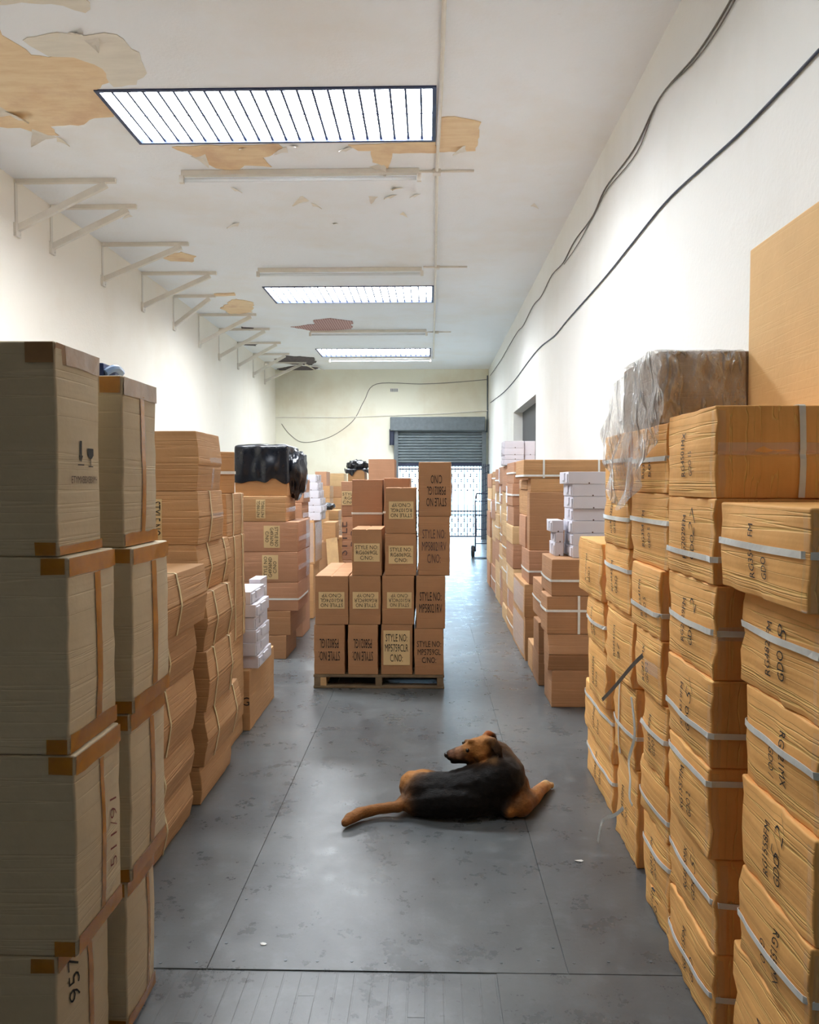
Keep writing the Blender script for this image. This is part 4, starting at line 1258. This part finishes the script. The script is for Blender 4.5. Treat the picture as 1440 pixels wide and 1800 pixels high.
b_ = bmesh.new(); add_beam(b_, (a.x + .02, 11.52, a.z), (b.x - .02, 11.05, 0.012), .16, .02, Vector((0, 1, .2)))
o = link_mesh('wooden_board', b_, PALEWOOD); tag(o, 'pale board leaning against the heap left of the pallet', 'board')
GE = 'cartons stacked at the end wall'
def tower(cols, Y, d, desc):
    z = 0.0
    n = len(cols)
    for k, (a, b, t, m, lk) in enumerate(cols):
        z = front(a, b, t, Y, d, z, m, f'{lk} {ORD[k] if k < n - 1 else "on top of"} {desc}', GE)
tower([(577, 597, 955, TAN, 'tan carton'), (577, 596, 934, BROWN, 'brown carton'), (577, 595, 914, TAN, 'tan carton'), (578, 595, 897, TAN, 'pale tan carton')], 14.0, .5, 'the low stack in front of the end wall')
z = PY(577, 897, 14.0).z
lump((PY(575, 888, 14.1).x, 14.25, z + .06), (.11, .13, .06), None, 'plastic_bundle', 5.0)
tag(bpy.data.objects['plastic_bundle'], 'dark plastic bundle on the low stack before the end wall', 'bundle')
tower([(581, 603, 950, TAN, 'tan carton'), (581, 603, 921, BROWN, 'brown carton'), (581, 603, 894, TAN, 'tan carton'), (581, 600, 875, TAN, 'tan carton'), (582, 604, 855, BROWN, 'brown carton'), (580, 605, 832, PALE, 'yellowish carton')], 17.5, .6, 'the yellowish stack before the end wall')
tower([(558, 579, 960, ROSE, 'reddish carton'), (558, 579, 928, ROSE, 'reddish carton'), (558, 578, 900, TAN, 'tan carton'), (560, 580, 876, TAN, 'tan carton'), (560, 580, 854, TAN, 'tan carton'), (554, 574, 829, ROSE, 'reddish carton')], 16.4, .6, 'the reddish stack before the end wall')
z = 0
tower([(612, 641, 960, TAN, 'tan carton'), (612, 641, 905, TAN, 'tan carton'), (612, 641, 868, TAN, 'tan carton'), (612, 641, 826, TAN, 'tan carton')], 12.8, .5, 'the stack under the small black bag')
A, B = PY(611, 806, 12.8), PY(643, 826, 12.8)
bag('plastic_bag', A.x, B.x, 12.8, 13.28, B.z - .03, B.z + .001, 'small black plastic bag capping a far carton left of the shutter', amp=.05, seed=7.0)
lump(((A.x + B.x) / 2, 13.0, B.z + .07), (.16, .2, .09), bpy.data.objects['plastic_bag.001'], 'bunched_top', 9.0)
tower([(648, 694, 960, ROSE, 'reddish carton'), (648, 694, 905, ROSE, 'reddish carton'), (648, 694, 856, ROSE, 'reddish carton'), (648, 694, 807, ROSE, 'reddish carton with a cream label')], 10.6, .55, 'the stack behind the pallet load')

# ------------------------------------------------------------------ the pallet and its load
YP = 6.30
pl, pr = PY(551, 1190, YP).x, PY(781, 1190, YP).x
ztp = PY(660, 1186, YP).z
W_, D_ = pr - pl, 1.12
r0 = empty('wooden_pallet', ((pl + pr) / 2, YP + D_ / 2, 0))
tag(r0, 'grey wooden pallet on the floor under the stacked cartons', 'pallet')
for i in range(7):
    y = -D_ / 2 + .05 + (D_ - .1) * i / 6
    b_ = bmesh.new(); add_box(b_, -W_ / 2, W_ / 2, y - .05, y + .05, ztp - .022, ztp - .001); bevel_mod(link_mesh('deck_board', b_, WOOD, r0), .003)
for xx in (-W_ / 2 + .03, 0, W_ / 2 - .03):
    b_ = bmesh.new(); add_box(b_, xx - .025, xx + .025, -D_ / 2, D_ / 2, .02, ztp - .022); bevel_mod(link_mesh('stringer', b_, WOOD, r0), .003)
for y in (-D_ / 2 + .05, 0, D_ / 2 - .05):
    b_ = bmesh.new(); add_box(b_, -W_ / 2, W_ / 2, y - .05, y + .05, .001, .02); bevel_mod(link_mesh('bottom_board', b_, WOOD, r0), .003)
b_ = bmesh.new(); add_box(b_, -W_ / 2 + .055, -W_ / 2 + .10, -D_ / 2 - .0, -D_ / 2 + .3, .021, ztp - .023); link_mesh('block', b_, PALEWOOD, r0)

GPL = 'cartons loaded on the pallet'
up = lambda s, h, f=.95, m=INK, cv=0.0, cu=0.0: [('y-', cu, cv, s, h, 0, {'mat': m, 'wid': .22 * f})]
dn = lambda s, h, f=.95, m=INK, cv=0.0, cu=0.0: [('y-', cu, cv, s, h, 180, {'mat': m, 'wid': .22 * f})]
kp = dict(res=.06, bulge=.003, crumple=.0035)
z = {}
LD = [  # column, px0, px1, top, label, mat, extras
    (1, 551, 608, 1098, 'carton with big upside down print at the lower left of pallet', dict(prints=dn('STYLE NO:\nP58021GL', .17, .75), Y=YP, d=1.05)),
    (2, 611, 666, 1098, 'carton with upside down print, second from left in bottom pallet row', dict(prints=dn('STYLE NO:\nP58021GL', .17, .72), d=1.05)),
    (3, 669, 727, 1098, 'carton with a large cream STYLE NO label in the bottom pallet row', dict(labels=[('y-', 0, .08, .205, .27, 'STYLE NO:\nMP5759CLR\nC/NO:', 0)], d=1.05)),
    (4, 728, 782, 1105, 'carton with upright black print at lower right of the pallet', dict(prints=up('STYLE NO:\nMP5759GL\nC/NO:', .17, .85), d=1.05)),
    (1, 553, 614, 1012, 'carton with an upside down label and bare top at left of pallet', dict(labels=[('y-', 0, 0, .20, .13, 'STYLE NO\nRG1074GL\nC/NO:YP', 180)], d=1.05, seams=[('top', 'x', .5)])),
    (2, 613, 671, 1012, 'carton with upside down label, second from left in second pallet row', dict(labels=[('y-', .05, 0, .20, .13, 'STYLE NO\nRG6069CLR\nC/NO:YP', 180)], d=1.05)),
    (3, 671, 730, 1012, 'carton with upside down label, third from left in second pallet row', dict(labels=[('y-', .08, 0, .19, .125, 'STYLE NO\nRG1074CLR\nC/NO YP', 180)], d=1.05)),
    (4, 731, 785, 1012, 'carton printed in black, rightmost in the second pallet row', dict(prints=up('STYLE NO:\nMP58021RV', .16, .8), d=1.05)),
    (2, 618, 673, 930, 'carton with upright label and visible top in third pallet row', dict(labels=[('y-', 0, 0, .20, .14, 'STYLE NO:\nRG6069GL\nC/NO:', 0)], d=.48, seams=[('top', 'x', .5)])),
    (3, 676, 734, 938, 'carton with upright label in the middle of third pallet row', dict(labels=[('y-', .02, 0, .19, .14, 'STYLE NO:\nRG6069GL\nC/NO:', 0)], d=.5)),
    (4, 735, 793, 908, 'carton with faded print, third up in the right pallet column', dict(prints=up('STYLE NO:\nMP58021RV\nC/NO:\n', .26, .85, FADED), d=.52)),
    (3, 677, 733, 857, 'topmost labelled carton in the third pallet column', dict(labels=[('y-', .04, .02, .19, .135, 'STYLE NO\nRG1074GL\nC/NO:YP', 180)], d=.5, seams=[('top', 'x', .5)])),
    (4, 737, 797, 812, 'topmost tall carton with upside down print on the right pallet column', dict(prints=dn('STYLE NO\nP58021GL\nC/NO', .24, .7, INK, -.05, .1), d=.52, rot=-.03)),
]
for c, a, b, t, lab, ex in LD:
    ex = dict(ex); d = ex.pop('d'); Y = ex.pop('Y', YP)
    A, B = PY(a, t, Y), PY(b, t, Y)
    o = carton((A.x + .003, B.x - .009, Y + .004 * (c % 2), Y + d, z.get(c, ztp), A.z - .001), BROWN, **dict(kp, **ex))
    tag(o, lab, 'carton', GPL)
    z[c] = A.z
# cartons standing at the back, on the long lower cartons
zr1 = PY(553, 1012, YP).z
YR = YP + .56
A, B = PY(619, 843, YR), PY(672, 843, YR)
o = carton((A.x, B.x, YR, YR + .48, zr1, A.z), ROSE, straps=[('h', .62)], seams=[('top', 'x', .5)], **kp)
tag(o, 'tall reddish carton with a white strap at the back of the pallet', 'carton', GPL)
A, B = PY(675, 840, YR), PY(721, 840, YR)
o = carton((A.x, B.x, YR, YR + .48, zr1, A.z), ROSE, straps=[('h', .62)], **kp)
tag(o, 'reddish carton peeking behind the topmost labelled pallet carton', 'carton', GPL)
YQ = 7.62
zq = 0
for k, (t, m, ex) in enumerate(((985, ROSE, {}), (908, ROSE, dict(prints=[('y-', -.55, 0, 'STYLE\nRG', .2, 90, {'mat': FADED})])), (846, ROSE, dict(labels=[('y-', -.52, .05, .13, .13, 'STYLE\nRG6\nC/NO', 0)])))):
    A, B = PY(600 + (2 - k) * 1.5, t, YQ), PY(655, t, YQ)
    o = carton((A.x, B.x, YQ, YQ + .5, zq, A.z - .001), m, res=.1, **ex)
    tag(o, f'reddish carton {["at the bottom of", "second up in", "on top of"][k]} the stack just behind the pallet', 'carton', GP)
    zq = A.z

# ------------------------------------------------------------------ the dog
def blob(bm, c, r, rot=None, sub=3):
    m = Matrix.Translation(Vector(c)) @ (rot.to_4x4() if rot else Matrix.Identity(4)) @ Matrix.Diagonal((*((r, r, r) if not isinstance(r, (tuple, list)) else r), 1))
    bmesh.ops.create_icosphere(bm, subdivisions=sub, radius=1, matrix=m)
def chain(bm, pts):
    for (p, r), (q, s) in zip(pts, pts[1:]):
        p, q = Vector(p), Vector(q)
        n = max(2, int((q - p).length / (min(r, s) * .35)))
        for i in range(n + 1):
            t = i / n
            blob(bm, p.lerp(q, t), r + (s - r) * t, sub=2)
T_, D1, BLK, BRN, LT = lin(170, 116, 62), lin(96, 66, 40), lin(20, 18, 17), lin(146, 98, 54), lin(196, 158, 108)
paint_pts = []
def mark(p, r, c): paint_pts.append((Vector(p), r, c))
bm = bmesh.new()
pel = PY(744, 1405, 3.94); pel.z = .098
rump = PY(728, 1392, 4.0); rump.z = .10
mid = PY(796, 1402, 3.92); mid.z = .102
rib = PY(846, 1390, 3.93); rib.z = .125
che = PY(880, 1378, 3.95); che.z = .158
shl = PY(890, 1362, 3.98)
wit = PY(884, 1342, 4.0)
nk1 = PY(876, 1326, 4.02)
chain(bm, [(pel, .094), (mid, .100), (rib, .118), (che, .120)])
chain(bm, [(rump, .078), (pel, .09)])
def nearp(px, py, r):
    q = PZ(px, py, 0); return Vector((q.x, q.y + r * .9, r * .93))
chain(bm, [(nearp(728, 1440, .058), .058), (nearp(765, 1446, .078), .078), (nearp(820, 1448, .088), .088), (nearp(868, 1442, .085), .085), (nearp(900, 1430, .06), .06)])
chain(bm, [(che, .118), (shl, .098), (wit, .080), (nk1, .066)])
# chest front and far shoulder
cf = PY(902, 1388, 4.02); cf.z = max(.10, cf.z)
chain(bm, [(che, .11), (cf, .085)])
# skull, muzzle, jaw; looking back over the shoulder to the left
sk = PY(852, 1313, 4.00)
def hp(px, py, Y=4.0): return PY(px, py, Y)
chain(bm, [(nk1, .064), (sk, .056)])
blob(bm, sk, (.066, .060, .056))
chain(bm, [(hp(838, 1315, 3.99), .054), (hp(822, 1321, 3.985), .043), (hp(806, 1325, 3.98), .034), (hp(792, 1327, 3.98), .027)])
chain(bm, [(hp(836, 1330, 3.99), .034), (hp(818, 1335, 3.985), .020), (hp(804, 1338, 3.98), .013), (hp(794, 1340, 3.98), .009)])
blob(bm, hp(829, 1303, 3.97), (.022, .016, .012)); blob(bm, hp(822, 1303, 4.03), (.018, .016, .012))
blob(bm, hp(846, 1326, 3.955), (.036, .026, .034))
# ears: the near one folded down, the far one pricked
e1 = hp(866, 1312, 3.945)
chain(bm, [(hp(858, 1302, 3.96), .020), (hp(868, 1303, 3.945), .019), (hp(877, 1314, 3.93), .017), (hp(880, 1327, 3.925), .011)])
chain(bm, [(hp(868, 1310, 3.94), .014), (hp(874, 1322, 3.925), .013)])
chain(bm, [(hp(852, 1296, 4.05), .018), (hp(858, 1288, 4.06), .015), (hp(868, 1292, 4.07), .013), (hp(872, 1301, 4.07), .009)])
blob(bm, hp(893, 1321, 4.03), (.022, .03, .022))
# tail
tl = [(PY(718, 1403, 3.96), .040), (PZ(700, 1418, .050), .030), (PZ(680, 1420, .042), .027), (PZ(655, 1424, .036), .028), (PZ(632, 1430, .034), .030), (PZ(614, 1440, .031), .028), (PZ(607, 1446, .026), .021)]
chain(bm, tl)
# forelegs: the far one reaching right, the near elbow on the floor
el = PZ(915, 1415, .055); fo = PZ(938, 1401, .048); wr = PZ(950, 1388, .040); pw = PZ(960, 1381, .030)
chain(bm, [(cf, .075), (el, .058), (fo, .040), (wr, .032), (pw, .030)])
for q in ((-.012, .022), (.006, .030), (.022, .026)): blob(bm, pw + Vector((q[0] + .012, q[1], -.008)), (.014, .018, .018))
ne = PZ(893, 1424, .04)
chain(bm, [(che + Vector((.02, -.03, -.06)), .07), (ne, .040), (PZ(912, 1421, .03), .028)])
# haunch, far hind leg
th = rump + Vector((.05, .10, -.02))
chain(bm, [(rump, .075), (th, .07), (th + Vector((.13, .08, -.035)), .045), (th + Vector((.02, .13, -.045)), .032)])
blob(bm, hp(717, 1378, 4.02), (.03, .035, .03))
me = bpy.data.meshes.new('dog_base'); bm.to_mesh(me); bm.free()
tmp = bpy.data.objects.new('dog_base', me); COL.objects.link(tmp)
rm = tmp.modifiers.new('remesh', 'REMESH'); rm.mode = 'VOXEL'; rm.voxel_size = .0058
sm = tmp.modifiers.new('smooth', 'SMOOTH'); sm.factor = .5; sm.iterations = 9
body = bpy.data.meshes.new_from_object(tmp.evaluated_get(bpy.context.evaluated_depsgraph_get()))
bpy.data.objects.remove(tmp)
body.name = 'dog'
# coat colours

for p, r in tl: mark(p, .05, BRN)
mark(tl[-1][0], .04, lin(150, 100, 60)); mark(tl[1][0], .03, D1)
for p, r, c in ((rump + Vector((-.04, 0, .05)), .07, T_), (rump + Vector((-.07, 0, -.01)), .05, BRN), (rump + Vector((.03, .04, .07)), .06, T_), (pel + Vector((.02, .06, .08)), .05, T_), (rump + Vector((-.03, -.09, -.02)), .05, D1),
                (pel + Vector((.03, -.06, -.02)), .10, BLK), (pel + Vector((.07, -.02, .08)), .05, BLK), (nearp(765, 1446, .078), .10, BLK), (nearp(820, 1448, .088), .12, BLK), (nearp(868, 1442, .085), .10, BLK), (nearp(728, 1440, .058), .05, D1), (mid, .12, BLK), (mid + Vector((0, .05, .1)), .10, BLK), (rib, .14, BLK), (che + Vector((-.03, -.05, 0)), .13, BLK), (shl + Vector((-.04, -.05, 0)), .10, BLK), (wit + Vector((-.03, -.05, 0)), .07, lin(52, 42, 34)),
                (che + Vector((.11, 0, -.03)), .05, D1), (shl + Vector((.09, .02, 0)), .05, D1), (cf + Vector((.06, 0, 0)), .06, BRN), (el, .06, BRN), (fo, .05, T_), (wr, .05, T_), (pw, .05, LT), (ne + Vector((.02, -.03, 0)), .03, T_),
                (wit + Vector((.06, 0, .02)), .05, lin(104, 80, 54)), (nk1 + Vector((.04, 0, .0)), .05, lin(104, 76, 50)), (hp(868, 1338, 3.92), .035, lin(118, 88, 56)), (hp(850, 1334, 3.94), .03, BRN),
                (sk + Vector((-.02, 0, .04)), .06, T_), (sk + Vector((-.03, -.06, 0)), .05, T_), (hp(822, 1314, 3.96), .03, T_), (hp(822, 1319, 3.94), .011, lin(50, 36, 28)), (hp(806, 1318, 3.96), .026, lin(160, 116, 84)), (hp(806, 1331, 3.945), .026, lin(168, 126, 98)), (hp(794, 1329, 3.955), .022, lin(150, 112, 90)), (hp(794, 1322, 3.97), .015, lin(140, 98, 74)),
                (hp(798, 1345, 3.975), .009, lin(34, 28, 28)), (hp(812, 1344, 3.965), .008, lin(44, 34, 30)), (hp(826, 1342, 3.955), .008, lin(60, 46, 38)), (hp(822, 1334, 3.95), .02, lin(160, 116, 78)), (hp(795, 1337, 3.955), .006, lin(60, 44, 40)), (hp(808, 1338, 3.945), .006, lin(60, 44, 40)), (hp(828, 1336, 3.95), .02, BRN),
                (e1 + Vector((.02, -.02, -.01)), .03, lin(70, 52, 38)), (hp(880, 1327, 3.92), .03, lin(58, 46, 38)), (hp(862, 1305, 3.93), .02, lin(110, 78, 48)), (hp(870, 1295, 4.07), .02, lin(70, 48, 36)), (hp(858, 1288, 4.05), .02, lin(170, 104, 62)), (hp(893, 1321, 4.03), .03, lin(120, 84, 50))):
    mark(p, r, c)
ca = body.color_attributes.new('coat', 'FLOAT_COLOR', 'POINT')
for v in body.vertices:
    tw, acc = 0.0, [0.0, 0.0, 0.0]
    jit = noise.noise_vector(v.co * 60) * .008
    for p, r, c in paint_pts:
        w = 1.0 / (((v.co + jit - p).length / r) ** 5 + 1e-4)
        tw += w
        for q in range(3): acc[q] += w * c[q]
    ca.data[v.index].color = (acc[0] / tw, acc[1] / tw, acc[2] / tw, 1)
for v in body.vertices: v.co += noise.noise_vector(v.co * 34) * .0025
for v in body.vertices: v.co.z = max(v.co.z, .0015)
for p in body.polygons: p.use_smooth = True
m, t, N, L, P = nt('short_fur')
at = N.new('ShaderNodeAttribute'); at.attribute_name = 'coat'
fn = tex_noise(t, mapping(t, (60, 160, 160)), 1.0, 4, .7)
L.new(mixc(t, 'MULTIPLY', 1.0, at.outputs['Color'], ramp(t, fn, [(.25, .62), (.75, 1.3)])), P.inputs['Base Color'])
L.new(bump(t, fn, .5, .006), P.inputs['Normal'])
P.inputs['Roughness'].default_value = .62; P.inputs['Sheen Weight'].default_value = .06; P.inputs['Specular IOR Level'].default_value = .12
body.materials.clear(); body.materials.append(m)
dog = bpy.data.objects.new('dog', body); COL.objects.link(dog)
tag(dog, 'black and tan dog lying on the floor looking back over its shoulder', 'dog')
EYE = plain('dark_eye', lin(22, 16, 14), .08)
NOSE = plain('dog_nose', lin(26, 24, 26), .35, nscale=80, var=.2, bumps=.3)
b_ = bmesh.new(); blob(b_, hp(822, 1319, 3.940), .0095); link_mesh('eye', b_, EYE, dog, smooth=True)
b_ = bmesh.new(); blob(b_, hp(815, 1306, 4.016), .008); link_mesh('eye', b_, EYE, dog, smooth=True)
b_ = bmesh.new(); blob(b_, hp(785.5, 1327, 3.98), (.0135, .017, .014)); link_mesh('nose', b_, NOSE, dog, smooth=True)

# small scraps on the floor
random.seed(31)
for k, (px, py, lab) in enumerate(((463, 1660, 'small white paper scrap near the front edge of floor sheets'), (1018, 1514, 'thin white plastic scrap on the floor left of the kraft stacks'))):
    p = PZ(px, py, 0)
    b_ = bmesh.new()
    pts = [Vector((p.x + math.cos(a) * .012 * (1.6 if k else 1), p.y + math.sin(a) * .008, .001 + .004 * random.random())) for a in (0, .9, 1.9, 3.0, 4.1, 5.2)]
    b_.faces.new([b_.verts.new(q) for q in pts]); o = link_mesh('paper_scrap', b_, STRAP); thick(o, .001, 0); tag(o, lab, 'scrap')
